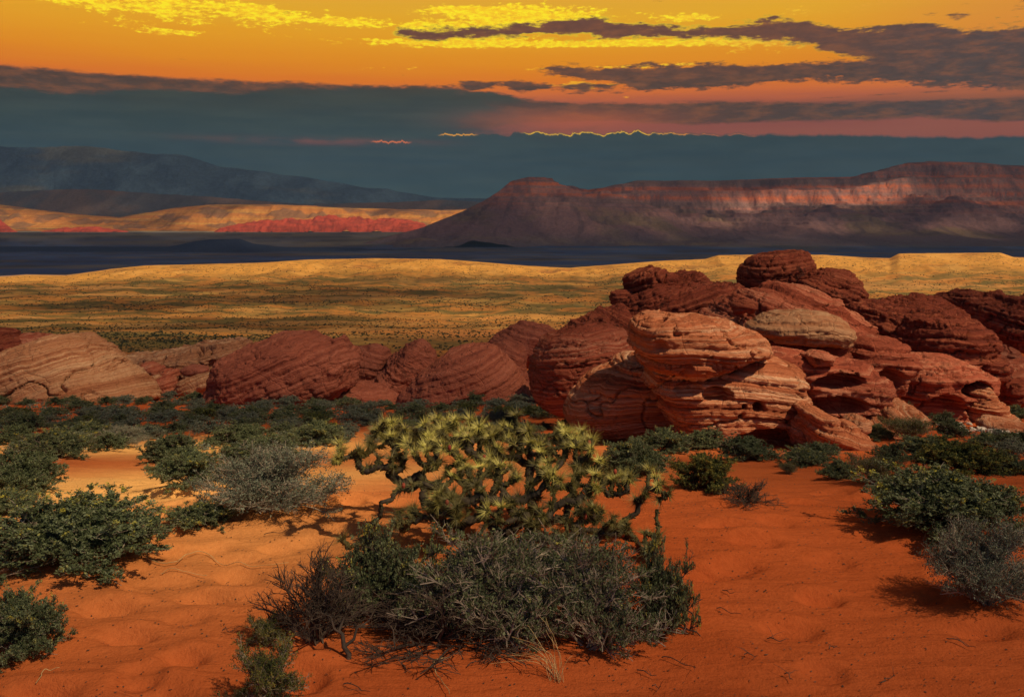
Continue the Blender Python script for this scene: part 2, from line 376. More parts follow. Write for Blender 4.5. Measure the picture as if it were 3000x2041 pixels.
BUMPS = [(0.1, 5.3, 1.3, .9, .10), (-1.0, 6.4, 1.2, .6, .10), (1.6, 6.0, 1.5, .9, .08), (-3.2, 10.5, 1.5, 2.2, -.12), (-1.9, 4.1, .9, .5, .04),
         (25., 52., 9., 10., 3.4), (12., 43., 8., 6., 2.2), (-22., 75., 12., 8., 1.5), (3.2, 3.9, 1.2, .8, .04)]
HUMM = []
rg = random.Random(4)
DIMPLES = []
for k in range(95):
    q = rg.random(); yy = 3.5 + 4.2 * q; xx = (-1.15 - .30 * (yy - 3.6) + rg.gauss(0, .42)) if k % 3 else (1.5 + .22 * (yy - 3.6) + rg.gauss(0, .55))
    DIMPLES.append((xx, yy, rg.uniform(.08, .15), rg.uniform(.06, .09), rg.uniform(.022, .05)))
for k in range(60):
    yy = rg.uniform(7, 13); DIMPLES.append((-.36 * yy + rg.gauss(0, .5), yy, .2, .1, rg.uniform(.015, .03)))
def ground_z(x, y, detail=True):
    x = np.asarray(x, float); y = np.asarray(y, float); r = np.hypot(x, y)
    D = np.maximum(np.maximum(y, r * .5), .2); u = np.clip(x / D, -1.2, 1.2)
    zb = np.interp(np.log(D), _ly, _pz)
    zc = EYE - np.interp(u, _cu, _cv) / F * 800.
    # the far ridge and the valley behind it
    a = sstep(D, 480, 800)
    zfar = EYE - 64 / F * 520 + (zc - (EYE - 64 / F * 520)) * np.clip((D - 520) / 280, 0, 1) ** 1.2
    z = np.where(D < 520, zb, zb * (1 - sstep(D, 520, 640)) + zfar * sstep(D, 520, 640))
    z = np.where(D > 800, vfloor(D) + (zc - VALLEY) * np.exp(-((D - 800) / 160.) ** 2), z)
    for cx, cy, rx, ry, h in BUMPS: z = z + h * gau(x, y, cx, cy, rx, ry)
    p = P3(x, y, 0)
    z = z + .05 * fbm(p * .7, 3, 3) * sstep(D, 2, 6) + .35 * fbm(p * .12, 4, 5) * sstep(D, 10, 40)
    if detail:
        ero = sstep(D, 120, 400) * (1 - sstep(D, 770, 806))
        z = z + ero * (2.6 * ridged(p * [.024, .016, 1], 5, 21) - 1.3 + 1.0 * fbm(p * .03, 4, 12) * sstep(D, 200, 500))
        z = z + sstep(D, 520, 720) * (1 - sstep(D, 760, 800)) * 4.2 * (ridged(p * [.022, .006, 1], 4, 31) - .55)
        near = 1 - sstep(D, 14, 30)
        if np.any(near > 0):
            z = z + near * (.030 * fbm(p * [1.2, 3.2, 1], 4, 40) + .016 * ridged(p * [1.0, 3.4, 1] + .4 * pn(p * .8)[..., None], 3, 44))
            for cx, cy, rx, ry, h in DIMPLES:
                mk = (np.abs(x - cx) < 3 * rx) & (np.abs(y - cy) < 4 * ry)
                if np.any(mk):
                    g = np.exp(-(((x[mk] - cx) / rx) ** 2 + ((y[mk] - cy) / ry) ** 2) ** 2); g2 = gau(x[mk], y[mk], cx, cy + ry * 1.6, rx * 1.1, ry * .8)
                    z[mk] -= h * (g - .55 * g2)
        for cx, cy, rr, h in HUMM:
            mk = (np.abs(x - cx) < 3 * rr) & (np.abs(y - cy) < 3 * rr)
            if np.any(mk): z[mk] += h * gau(x[mk], y[mk], cx, cy, rr, rr)
    return z
_YY = np.exp(np.linspace(math.log(2.6), math.log(780), 2600))
def hit(fr, X, Y):
    u, v = px(fr, X, Y); k = (u - 512) / F; z = ground_z(k * _YY, _YY, False)
    h = (EYE - (v - HZ) / F * _YY) - z
    i = np.argmax(h < 0) if np.any(h < 0) else len(_YY) - 1
    return k * _YY[i], _YY[i], z[i]
def gz(x, y): return float(ground_z(np.array([x]), np.array([y]))[0])

# ------------------------------------------------------------------ shrubs: plan first (they sit on little sand hummocks)
# (frame D) centre x, base y, width, height, kind, label
SH = [
 (180, 1312, 470, 160, 'n0', 'broad dark saltbush with yellow green tips at the left edge, long grey twigs under it'),
 (35, 1510, 250, 150, 'n1', 'low yellow tipped saltbush in the bottom left corner of the sand'),
 (55, 1136, 215, 92, 'n2', 'olive bush at the left edge beyond the broad dark saltbush'),
 (20, 1175, 150, 62, 'n0', 'small grey green bush tucked between two bushes at the left edge'),
 (610, 1200, 370, 160, 'n3', 'large grey twiggy bush left of the cactus with bare pale twigs'),
 (450, 1218, 180, 62, 'n0', 'thin scrappy bush at the left foot of the large grey twiggy bush'),
 (585, 1072, 235, 60, 'n2', 'flat green bush directly behind the large grey twiggy bush'),
 (425, 1128, 190, 86, 'n1', 'rounded dark bush at the right side of the yellow sand path'),
 (385, 1064, 165, 68, 'n2', 'domed dark bush standing alone at the far end of the yellow sand path'),
 (130, 1057, 180, 76, 'n0', 'domed dark bush at the left side of the yellow sand path'),
 (558, 1024, 145, 48, 'n2', 'dense green bush right of the yellow sand path, second row'),
 (722, 1020, 140, 54, 'n1', 'wide grey green bush just behind the left arm of the cactus'),
 (272, 1026, 130, 50, 'n3', 'light grey green bush behind the yellow sand path'),
 (185, 1010, 130, 46, 'n0', 'dark bush behind the domed bush left of the path'),
 (1600, 1128, 170, 92, 'ny', 'yellow topped rounded bush right of the cactus'),
 (1690, 1160, 190, 70, 'bare', 'bare dark branches sprawling from the yellow topped bush'),
 (2150, 1238, 430, 150, 'n0', 'large dark green saltbush with grey twigs on the right side'),
 (2235, 1412, 300, 205, 'n3', 'spiky blue grey bush at the right edge, nearest on that side'),
 (1985, 1115, 140, 76, 'ng', 'upright grassy bush left of the large saltbush on the right side'),
 (1905, 1098, 105, 48, 'n1', 'dark low bush below the tip of the pale rock tongue'),
 (2180, 1098, 230, 84, 'ny', 'mixed olive bush behind the large dark saltbush on the right'),
 (2290, 1086, 130, 52, 'n2', 'dark bush at the right edge behind the spiky blue grey bush'),
 (1700, 1056, 150, 52, 'n2', 'black green bush in front of the undercut red rock'),
 (1830, 1066, 130, 46, 'n0', 'dark bush beside the foot of the rock pillar'),
 (1505, 1040, 150, 56, 'n1', 'round green bush in front of the red rock, right of the cactus top'),
 (1590, 1030, 130, 46, 'n2', 'green bush against the undercut red rock'),
 (1435, 1098, 190, 84, 'n1', 'shadowed grey bush peeking out behind the right half of the cactus'),
 (1390, 1006, 110, 44, 'n0', 'dark green bush behind the brightest part of the cactus'),
 (1440, 1006, 60, 44, 'ng', 'bright green grassy tuft against the red rock base'),
 (2062, 1014, 140, 62, 'ng', 'broom like yellow green bush between the tongue and the arch rock'),
 (2052, 966, 56, 44, 'n2', 'small bright green bush on the pink rock slope'),
 (2165, 1000, 80, 42, 'n2', 'dark bush left of the white stones under the arch rock'),
 (2235, 1024, 90, 36, 'n0', 'low dark bush below the white stones'),
 (1990, 1010, 90, 38, 'n1', 'dark clump at the left foot of the broom like bush'),
 (1325, 978, 130, 36, 'n2', 'dark bush at the left end of the red rock base'),
 (2305, 960, 70, 36, 'n1', 'green bush right of the banded pillar at the right edge'),
 (1790, 1082, 60, 34, 'ng', 'small yellow grass clump on the sand below the rock pillar'),
 (2110, 1052, 190, 46, 'n1', 'flat dark bush in front of the broom like bush'),
 (925, 1000, 80, 40, 'n2', 'dark bush behind the left crown of the cactus'),
 (60, 985, 110, 38, 'n2', 'small dark bush by the sand gap at the left edge'),
]
PLAN = []
for X, Y, Wd, Hh, kd, lb in SH:
    x, y, z = hit('D', X, Y - Hh * .12); y0 = y
    s = .4406 / F * y
    PLAN.append([x, y, Wd * s, Hh * s * 1.04, kd, lb])
rg = random.Random(11)
FIELD = []
occ = [(p[0], p[1], p[2] * .5) for p in PLAN]
GAPS = [(100, 985, 60, 9), (240, 1010, 30, 6), (350, 968, 50, 5), (455, 1000, 40, 14), (600, 1000, 40, 4), (820, 985, 30, 12), (330, 1030, 60, 20), (700, 1030, 60, 10), (860, 905, 40, 4), (1230, 960, 50, 5)]
tries = 0
while len(FIELD) < 262 and tries < 9000:
    tries += 1
    X = rg.uniform(-60, 1320); Y = 903 + 125 * rg.random() ** 1.35
    if X > 1250 and 945 < Y < 985: continue
    if 740 < X < 1500 and Y > 1012: continue
    if any(((X - a) / b) ** 2 + ((Y - c) / d_) ** 2 < 1 for a, c, b, d_ in [(g[0], g[2], g[1], g[3]) if False else (g[0], g[2] * 0 + g[1], 0, 0) if False else (g[0], g[1], g[2], g[3]) for g in []]): continue
    if any(abs(X - g[0]) < g[2] and abs(Y - g[1]) < g[3] + 3 for g in GAPS): continue
    x, y, z = hit('D', X, Y)
    r = rg.uniform(.26, .62) * (1 + .35 * (y > 30))
    if any((x - a) ** 2 + (y - b) ** 2 < ((r + c) * .74) ** 2 for a, b, c in occ): continue
    occ.append((x, y, r)); FIELD.append((x, y, r))
for X, Y, W in [(330, 1003, 95), (395, 985, 80), (470, 988, 95), (640, 992, 90), (505, 1003, 60), (440, 968, 80), (700, 978, 90), (785, 985, 80), (835, 968, 80), (885, 990, 70), (60, 1034, 95), (20, 1003, 70),
                (230, 990, 90), (150, 978, 80), (660, 1008, 70), (300, 975, 80), (560, 975, 90), (100, 962, 80), (380, 960, 80), (620, 962, 80), (740, 955, 80), (760, 1000, 60), (530, 1040, 70)]:
    x, y, z = hit('D', X, Y); FIELD.append((x, y, W * .4406 / F * y * .5))
for X, Y, r in [(2140, 975, .7), (2265, 1010, .5), (2300, 1040, .5), (1250, 935, .6), (2310, 1020, .6), (1860, 1045, .45), (2020, 1060, .4)]:
    x, y, z = hit('D', X, Y); FIELD.append((x, y, r))
for p in PLAN: HUMM.append((p[0], p[1] + .1, p[2] * .42, min(.10, .07 * p[2])))
for x, y, r in FIELD: HUMM.append((x, y, r * .9, .10 * r))

# ------------------------------------------------------------------ ground sheet
def build_ground():
    th = np.radians(np.concatenate([np.arange(-180, -40, 4.), np.arange(-40, -36, .5), np.arange(-36, 36, .1), np.arange(36, 40, .5), np.arange(40, 180, 4.)]))
    rr = np.concatenate([np.geomspace(.25, 2.8, 24)[:-1], np.geomspace(2.8, 16, 500)[:-1], np.geomspace(16, 100, 170)[:-1], np.geomspace(100, 1000, 380)[:-1], np.geomspace(1000, 60000, 110)])
    T, Rr = np.meshgrid(th, rr); X = Rr * np.sin(T); Y = Rr * np.cos(T)
    Z = ground_z(X.ravel(), Y.ravel()).reshape(X.shape)
    V = np.stack([X, Y, Z], -1).reshape(-1, 3); n, m = X.shape
    i = np.arange(n - 1)[:, None] * m; j = np.arange(m)[None, :]; k = (j + 1) % m
    Q = np.stack([i + j, i + m + j, i + m + k, i + k], -1).reshape(-1, 4)
    Q = Q[:, ::-1]
    x, y = V[:, 0], V[:, 1]; D = np.maximum(y, np.hypot(x, y) * .5); p = P3(x, y, 0)
    def mixc(a, b, f): return a + (np.asarray(b) - a) * f[:, None]
    c = np.tile(np.array([[.52, .118, .034]]), (len(V), 1))
    c = mixc(c, (.42, .085, .022), sstep(fbm(p * .9, 4, 61), -.1, .35) * .6)
    sunlit_path = 1.2 * gau(x, y, -3.5, 8.4, 1.8, 3.0) + gau(x, y, -8.0, 20, 8, 5) + .5 * gau(x, y, -1.0, 11, 2.5, 3) + .35 * gau(x, y, -1.3, 5.4, 1.0, 1.0)
    c = mixc(c, (.82, .47, .17), np.clip(sunlit_path, 0, 1))  # paler path sand, with its patches of sunlight painted in too
    far = sstep(D, 75, 170)
    gold = np.array([.52, .235, .062]); n1 = fbm(p * [.022, .045, 1], 6, 71, .62); n2 = fbm(p * [.05, .09, 1], 5, 73)
    pl = np.tile(gold, (len(V), 1))
    pl = mixc(pl, (.52, .20, .065), sstep(n2, -.05, .3) * .7)
    scr = sstep(n1 + .8 * n2, -.22, .10) * (1 - .55 * sstep(D, 600, 740))
    scr = np.maximum(scr, .9 * gau(x / D, D, -.3, 175, .5, 28.))
    pl = mixc(pl, (.125, .13, .05), scr * .85)
    pl = mixc(pl, (.68, .36, .085), sstep(D, 600, 730) * sstep(fbm(p * .02, 4, 77), -.4, 0) * .9)
    wash = sstep(fbm(p * [.006, .05, 1], 4, 79), .12, .26) * sstep(D, 150, 260) * (1 - sstep(D, 560, 660))
    pl = mixc(pl, (.62, .33, .12), wash * .7)
    strip = gau(x / D, D, .02, 225, .22, 45) + .8 * gau(x / D, D, .35, 225, .2, 60); pl = mixc(pl, (.60, .24, .08), np.clip(strip, 0, 1) * (.55 + .45 * sstep(n2, -.3, .2)))
    pl = mixc(pl, (.72, .34, .10), np.clip(gau(x / D, D, .0, 330, .14, 18) + gau(x / D, D, -.12, 350, .3, 8), 0, 1) * .8)
    c = mixc(c, pl, far) if False else c + (pl - c) * far[:, None]
    val = sstep(D, 800, 900)
    vc = np.tile(np.array([[.05, .11, .32]]), (len(V), 1)); vc = mixc(vc, (.15, .14, .13), sstep(fbm(p * [.0016, .006, 1], 5, 83), -.05, .2) * .8)  # blue of haze and cloud shade painted into the valley floor
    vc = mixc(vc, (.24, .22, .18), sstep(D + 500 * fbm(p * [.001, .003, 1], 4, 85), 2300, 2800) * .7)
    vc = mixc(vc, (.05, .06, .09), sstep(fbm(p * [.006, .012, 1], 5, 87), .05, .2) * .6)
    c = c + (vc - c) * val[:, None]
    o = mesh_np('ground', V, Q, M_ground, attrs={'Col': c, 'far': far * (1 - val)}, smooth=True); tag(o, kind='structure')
build_ground()

# ------------------------------------------------------------------ far relief: heightfield patches in perspective-friendly grids
def far_mat(name, dist):
    m, t, b = newmat(name); p = pos(t); c = t.attr('Col', 'Color')
    n = t.noise(p, 1 / dist, 6, .7)
    c = t.mix(t.sm(n, .35, .65, 0, .55), c, t.mix(1., c, (.55, .5, .48), 'MULTIPLY'))
    t.put(b.inputs['Base Color'], c); b.inputs['Roughness'].default_value = 1; b.inputs['Specular IOR Level'].default_value = 0
    bump(t, b, n, dist * .5, 1.); return m
def relief(name, u0, u1, nu, y0, y1, ny, hf, cf, mat):
    U, Yg = np.meshgrid(np.linspace(u0, u1, nu), np.linspace(y0, y1, ny)); X = U * Yg
    Z = hf(U, X, Yg); C = cf(U, X, Yg, Z)
    n, m = U.shape; i = np.arange(n - 1)[:, None] * m; j = np.arange(m - 1)[None, :]
    Q = np.stack([i + j, i + j + 1, i + m + j + 1, i + m + j], -1).reshape(-1, 4)
    o = mesh_np(name, np.stack([X, Yg, Z], -1).reshape(-1, 3), Q, mat, attrs={'Col': C.reshape(-1, 3)}, smooth=True)
    return tag(o, kind='structure')
def sil(pts, dist):
    u = [(px('D', x, y)[0] - 512) / F for x, y in pts]; z = [EYE - (px('D', x, y)[1] - HZ) / F * dist for x, y in pts]
    return lambda U: np.interp(U, u, z)
def cmix(a, b, f): return a + (np.asarray(b) - a) * f[..., None]
def cst(U, c): return np.tile(np.asarray(c, float), U.shape + (1,))

# right mesa
_ms = sil([(500, 575), (700, 560), (860, 538), (960, 517), (1050, 488), (1100, 468), (1130, 452), (1160, 430), (1200, 421), (1300, 421), (1335, 431), (1440, 412), (1600, 408),
           (1750, 405), (1930, 402), (1990, 388), (2060, 367), (2110, 363), (2200, 368), (2324, 376), (2600, 392), (3200, 420)], 3500.)
def mesa_h(U, X, Y):
    top = _ms(U); t = (Y - 2350) / (3500 - 2350)
    t = t + .10 * fbm(P3(X * .0022, Y * .0008), 4, 101) + .030 * fbm(P3(X * .012, Y * .006), 5, 103)
    left = sstep(U, .0, .16)           # gentle apron on the left, cliffs on the right
    prof = np.interp(t, [0, .25, .5, .68, .76, .80, .86, .89, 1.0, 3], [0, .06, .20, .40, .50, .74, .78, .95, 1, 1])
    prof2 = np.interp(t, [0, .3, .6, .85, 1, 3], [0, .10, .36, .78, 1, 1])
    pr = prof * left + prof2 * (1 - left)
    vb = vfloor(Y) - 4; z = vb + (top - vb) * pr
    z = np.where(top < vb, vb - 3, z)
    for cu, Yc, hh, rad_ in ((.02, 2980, 178, 620), (.36, 3000, 60, 420), (.50, 3060, 95, 420), (.30, 3080, 70, 330), (.64, 2900, 55, 500)):
        rr_ = np.hypot((X - cu * Yc) * (.75 if cu < .1 else 1.), Y - Yc) / rad_; rr_ = rr_ * (1 + .35 * fbm(P3(X * .004, Y * .004), 4, int(cu * 100)))
        z = np.maximum(z, vb + (hh + 50) * np.clip(1 - rr_, 0, 1) ** 1.35)
    g = .5 * ridged(P3(X * .006, Y * .0024), 5, 105) + .5 * ridged(P3(X * .0035 + Y * .002, Y * .003), 5, 106)
    z = z + (g - .6) * 62 * (1 - .6 * sstep(pr, .45, .6)) * np.clip(pr * (1 - pr) * 4, 0, 1) + 9 * fbm(P3(X * .004, Y * .004), 4, 107) * sstep(t, 0, .3) * (1 - sstep(t, .8, .95))
    z = z + 16 * np.maximum(fbm(P3(X * .0022, Y * .0035), 4, 109), 0) * sstep(t, .02, .2) * (1 - sstep(t, .4, .7))
    zq = 15.; f_ = z / zq; z = np.where(z > 20, z * .35 + .65 * zq * (np.floor(f_) + sstep(f_ - np.floor(f_), .25, .75)), z)
    return np.minimum(z, np.maximum(top, vb))
def mesa_c(U, X, Y, Z):
    c = cst(U, (.38, .22, .23)); ly = fbm(P3(X * .0006, Z * .075), 4, 111)
    hi = sstep(Z, 40, 110)
    c = cmix(c, (.72, .20, .085), hi * sstep(ly, -.15, .25) * .9)
    c = cmix(c, (.26, .17, .17), hi * sstep(-ly, .05, .3) * .8)
    c = cmix(c, (.12, .14, .19), (1 - sstep(Z, -45, 10)) * .7)
    c = cmix(c, (.34, .25, .15), sstep(fbm(P3(X * .003, Y * .005), 4, 113), .05, .3) * (1 - hi) * .7)
    return cmix(c, (.20, .13, .15), sstep(ridged(P3(X * .012, Y * .004), 4, 115), .62, .8) * .6)
relief('mesa', -.22, .95, 1100, 2350, 4300, 330, mesa_h, mesa_c, far_mat('mesa_rock', 9.))
# left mountain, far
_lm = sil([(-700, 380), (-200, 345), (0, 332), (60, 334), (200, 331), (300, 344), (420, 352), (500, 374), (620, 392), (760, 412), (900, 432), (1000, 446), (1100, 449), (1250, 452), (1400, 500)], 5500.)
def mt_h(U, X, Y):
    t = (Y - 4600) / 900. + .10 * fbm(P3(X * .0014, Y * .001), 4, 121)
    pr = np.interp(t, [0, .3, .6, 1.0, 2], [0, .13, .45, 1, .6])
    z = -10 + (_lm(U) + 10) * pr
    return z + (ridged(P3(X * .0022 + Y * .0012, Y * .0022 - X * .0009), 5, 123) - .62) * 75 * np.clip(pr * (1.05 - pr) * 4, 0, 1)
def mt_c(U, X, Y, Z):
    c = cst(U, (.13, .23, .38)); return cmix(c, (.28, .30, .30), sstep(fbm(P3(X * .0012, Z * .008, Y * .001), 4, 125), .05, .3) * .8)  # blue of the distant haze painted into the rock colour
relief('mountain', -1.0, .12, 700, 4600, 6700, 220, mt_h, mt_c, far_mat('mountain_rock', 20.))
# purple foothills in front of it
_fh = sil([(-400, 440), (0, 436), (100, 430), (200, 428), (320, 436), (450, 444), (560, 452), (700, 462), (900, 458), (1000, 452), (1150, 462), (1300, 480)], 4600.)
def fh_h(U, X, Y):
    t = (Y - 4100) / 500. + .12 * fbm(P3(X * .003, Y * .002), 4, 131); pr = np.interp(t, [0, .4, 1, 2], [0, .25, 1, .5])
    return -6 + (_fh(U) + 6) * pr + (ridged(P3(X * .006, Y * .004), 5, 133) - .6) * 18 * np.clip(pr * 2, 0, 1) * (1 - sstep(t, .8, 1.1))
relief('foothills', -.95, .16, 600, 4100, 5100, 120, fh_h, lambda U, X, Y, Z: cmix(cst(U, (.30, .21, .19)), (.18, .18, .22), sstep(fbm(P3(X * .003, Y * .003), 4, 135), -.1, .2)), far_mat('foothill_rock', 12.))
# golden hills
_gh = sil([(-300, 455), (0, 463), (80, 474), (180, 486), (270, 492), (330, 482), (400, 470), (480, 464), (600, 462), (700, 466), (800, 471), (900, 474), (1000, 476), (1060, 474), (1150, 480), (1300, 520)], 3900.)
def gh_h(U, X, Y):
    t = (Y - 3450) / 450. + .10 * fbm(P3(X * .005, Y * .004), 4, 141); pr = np.interp(t, [0, .35, .85, 1, 2], [0, .22, .93, 1, .8])
    return -6 + (_gh(U) + 6) * pr + (ridged(P3(X * .011, Y * .004), 5, 143) - .6) * 20 * np.clip(pr * (1.03 - pr) * 4, 0, 1)
def gh_c(U, X, Y, Z):
    c = cst(U, (.60, .25, .07)); c = cmix(c, (.66, .36, .10), sstep(fbm(P3(X * .002, Z * .15), 4, 145), 0, .2))
    return cmix(c, (.20, .13, .10), sstep(fbm(P3(X * .006, Y * .009), 4, 147), -.05, .15) * .7)
relief('golden_hills', -.9, .12, 700, 3450, 4100, 140, gh_h, gh_c, far_mat('golden_hill_rock', 7.))
# red cliffs on the valley floor
_rc = sil([(-60, 488), (0, 498), (30, 520), (60, 532), (100, 522), (150, 515), (220, 512), (290, 523), (320, 534), (470, 534), (500, 515), (560, 502), (620, 498), (700, 494), (745, 488), (800, 490),
           (850, 494), (900, 492), (935, 495), (962, 505), (985, 530)], 3380.)
def rc_h(U, X, Y):
    t = (Y - 3290) / 90. + .25 * fbm(P3(X * .012, Y * .01), 4, 151); pr = np.interp(t, [0, .25, .5, 1, 1.6], [0, .55, .75, 1, .4])
    hh = np.maximum(_rc(U) + 4, 0)
    return -6 + hh * pr * (1 + .25 * fbm(P3(X * .02, Y * .02), 4, 153)) + (ridged(P3(X * .03, Y * .02), 4, 155) - .6) * 7 * np.clip(hh / 12, 0, 1) * np.where(hh > 0, 1, 0)
relief('red_cliffs', -.75, -.05, 800, 3290, 3450, 50, rc_h, lambda U, X, Y, Z: cmix(cst(U, (.50, .09, .06)), (.34, .07, .05), sstep(fbm(P3(X * .02, Z * .1), 4, 157), -.1, .2)), far_mat('red_cliff_rock', 4.))
# dark low rise on the valley floor
_dr = sil([(-200, 560), (380, 562), (440, 552), (480, 548), (545, 547), (575, 556), (640, 562), (900, 566)], 2250.)
relief('low_rise', -.6, .05, 300, 2000, 2500, 50, lambda U, X, Y: vfloor(Y) - 4 + np.maximum(_dr(U) - VALLEY, 0) * 1.3 * np.exp(-((Y - 2250) / 120.) ** 2) + 2 * fbm(P3(X * .01, Y * .01), 3, 161) * np.exp(-((Y - 2250) / 120.) ** 2),
       lambda U, X, Y, Z: cst(U, (.07, .10, .20)), far_mat('low_rise_rock', 8.))  # carries the valley floor's painted haze blue

# ------------------------------------------------------------------ rocks
def inflate(poly, depth, n=120, m=40, pw=.75, flat=1.):
    """closed outline in (x,z) -> rounded solid around y=0"""
    P = np.asarray(poly, float); x, z = P[:, 0], P[:, 1]; x2, z2 = np.roll(x, -1), np.roll(z, -1)
    a = x * z2 - x2 * z; A = a.sum() / 2; cx = ((x + x2) * a).sum() / (6 * A); cz = ((z + z2) * a).sum() / (6 * A)
    th = np.linspace(0, 2 * math.pi, n, endpoint=False); dx, dz = np.cos(th), np.sin(th); rho = np.zeros(n)
    for i in range(len(P)):
        ex, ez = x2[i] - x[i], z2[i] - z[i]; den = dx * ez - dz * ex; den = np.where(np.abs(den) < 1e-9, 1e-9, den)
        qx, qz = x[i] - cx, z[i] - cz; t = (qx * ez - qz * ex) / den; s = (qx * dz - qz * dx) / den
        ok = (t > 0) & (s >= -1e-6) & (s <= 1 + 1e-6); rho = np.where(ok & (t > rho), t, rho)
    k = np.exp(-np.linspace(-1.5, 1.5, 5) ** 2); k /= k.sum(); rho = np.convolve(np.concatenate([rho[-2:], rho, rho[:2]]), k, 'valid')
    ps = np.linspace(-math.pi / 2, math.pi / 2, m + 2)[1:-1]
    c = np.cos(ps) ** pw; s = np.sign(ps) * np.abs(np.sin(ps)) ** flat * depth
    V = np.stack([cx + rho[None] * dx[None] * c[:, None], np.broadcast_to(s[:, None], (m, n)), cz + rho[None] * dz[None] * c[:, None]], -1).reshape(-1, 3)
    V = np.concatenate([V, [[cx, -depth, cz], [cx, depth, cz]]]); q = []
    for i in range(m - 1):
        j = np.arange(n); q.append(np.stack([i * n + j, i * n + (j + 1) % n, (i + 1) * n + (j + 1) % n, (i + 1) * n + j], -1))
    Q = np.concatenate(q); j = np.arange(n); N = m * n
    T = np.concatenate([np.stack([np.full(n, N), (j + 1) % n, j], -1), np.stack([np.full(n, N + 1), (m - 1) * n + j, (m - 1) * n + (j + 1) % n], -1)])
    return V, Q, T
def blocks(s, t, seed):
    k = np.floor(s / t).astype(np.int64); f = s / t - k
    h = ((k + seed * 7919) * 2654435761) & 0xffffffff; h = (h ^ (h >> 15)) & 1023
    return (1 - np.abs(2 * f - 1) ** 5) * .5 + h / 1023. - .5
def rock(name, pieces, voxel, mat, label, layers=(.45, .16, .07), amp=.06, tilt=(0, 0), curv=0., lump=.25, seed=1, warp=.25, cat='boulder', group=None, keep=None, pits=0, joints=0., dents=()):
    """pieces: (frame, outline, distance, half depth[, power]); unioned, remeshed, then weathered"""
    VV = []; FF = []; b = 0
    me = bpy.data.meshes.new('tmp'); verts = []; faces = []
    for pc in pieces:
        fr, ol, Yd, dep = pc[:4]; pw = pc[4] if len(pc) > 4 else .7
        pts = [at(fr, x, y, Yd) for x, y in ol]
        V, Q, T = inflate([(p[0], p[2]) for p in pts], dep, pw=pw * .78); V = V + [0, Yd, 0]
        verts.append(V); faces += (Q + b).tolist() + (T + b).tolist(); b += len(V)
    V = np.concatenate(verts); cen = V.mean(0); cen[2] = V[:, 2].min()
    me.from_pydata((V - cen).tolist(), [], faces); me.update()
    o = bpy.data.objects.new('tmp', me); COL.objects.link(o)
    md = o.modifiers.new('r', 'REMESH'); md.mode = 'VOXEL'; md.voxel_size = voxel * (.84 if voxel > .032 else 1); md.adaptivity = 0
    dg = bpy.context.evaluated_depsgraph_get(); ev = o.evaluated_get(dg); nm = bpy.data.meshes.new_from_object(ev)
    bpy.data.objects.remove(o); bpy.data.meshes.remove(me)
    n = len(nm.vertices); co_ = np.empty(n * 3, np.float32); nm.vertices.foreach_get('co', co_); co_ = co_.reshape(-1, 3)
    no = np.empty(n * 3, np.float32); nm.vertex_normals.foreach_get('vector', no); no = no.reshape(-1, 3)
    sz = float(np.ptp(co_[:, 0]) + np.ptp(co_[:, 2])) / 2; p = co_ + seed * 13.7
    # big lumps and scooped hollows
    d0 = lump * (fbm(p * (1.6 / sz), 4, seed) * 1.1 + .45 * fbm(p * (5. / sz), 4, seed + 5))
    fq = fbm(p * (3.2 / sz) + [0, 0, 5], 4, seed + 41) * 5; st = np.floor(fq) + sstep(fq - np.floor(fq), .42, .58); d0 = d0 + lump * (.75 if mat is M_dark else .30 if mat is M_rose else .45) * (st - fq * .6) * .6
    cr = np.abs(fbm(p * (2.4 / sz) * [1, 1, 1.8], 3, seed + 51)); d0 = d0 - lump * (.25 if mat is M_rose else 1.2) * (1 - sstep(cr, 0, .035))
    co_ = co_ + no * d0[:, None] * min(1., sz / 6)
    x, y, z = co_.T; c = cen
    s = z + tilt[0] * x + tilt[1] * y + curv * (x - (co_[:, 0].mean())) ** 2 + warp * fbm(p * (1.3 / sz) + 3, 3, seed + 9) * sz * .25
    mask = .5 + .5 * sstep(fbm(p * (2.2 / sz), 3, seed + 15), -.25, .12)
    sw = s + .03 * fbm(p * 2.5, 3, seed + 19)
    d = np.zeros(n)
    for i, t in enumerate(layers): d += blocks(sw, t, seed + i) * (1.0, .55, .3)[i]
    d = d * amp * (1.1 if mat is M_rose else 2.0) * mask + .5 * amp * fbm(p * 3.1, 4, seed + 23)
    if joints: # upright cracks
        jn = np.abs(pn(P3(x * 1.1 + .3 * s, y * 1.1, s * .25), seed + 31)); d -= joints * (1 - sstep(jn, 0, .05)) * sstep(fbm(p * .8, 2, seed + 33), -.05, .2)
    nn = no.copy(); nn[:, 2] *= .8; co_ = co_ + nn * d[:, None]
    rp = random.Random(seed)
    for k in range(pits):
        i = rp.randrange(n)
        if no[i, 1] > -.4: continue
        rr = rp.uniform(.06, .2); dd = np.linalg.norm(co_ - co_[i], axis=1); co_ = co_ - no * (rr * .9 * np.exp(-(dd / rr) ** 4))[:, None]
    for (fr, X, Y, rx, ry, dp) in dents:
        Yd = pieces[0][2]; a, b_ = at(fr, X, Y, Yd), at(fr, X + rx, Y + ry, Yd); ax, az_ = abs(b_[0] - a[0]), abs(b_[2] - a[2])
        wd_ = co_ + cen; q = ((wd_[:, 0] - a[0]) / ax) ** 2 + ((wd_[:, 2] - a[2]) / az_) ** 2 + .35 * fbm(p * 1.5, 3, seed + 61)
        fr_ = (no[:, 1] < .1) & (co_[:, 1] < .2); co_[:, 1] += np.where(fr_, dp * (1 - sstep(q, .45, 1.15)), 0)
    if keep is not None: co_ = keep(co_ + cen, no) - cen
    nm.vertices.foreach_set('co', co_.astype(np.float32).ravel())
    a = nm.attributes.new('strata', 'FLOAT', 'POINT'); a.data.foreach_set('value', s.astype(np.float32))
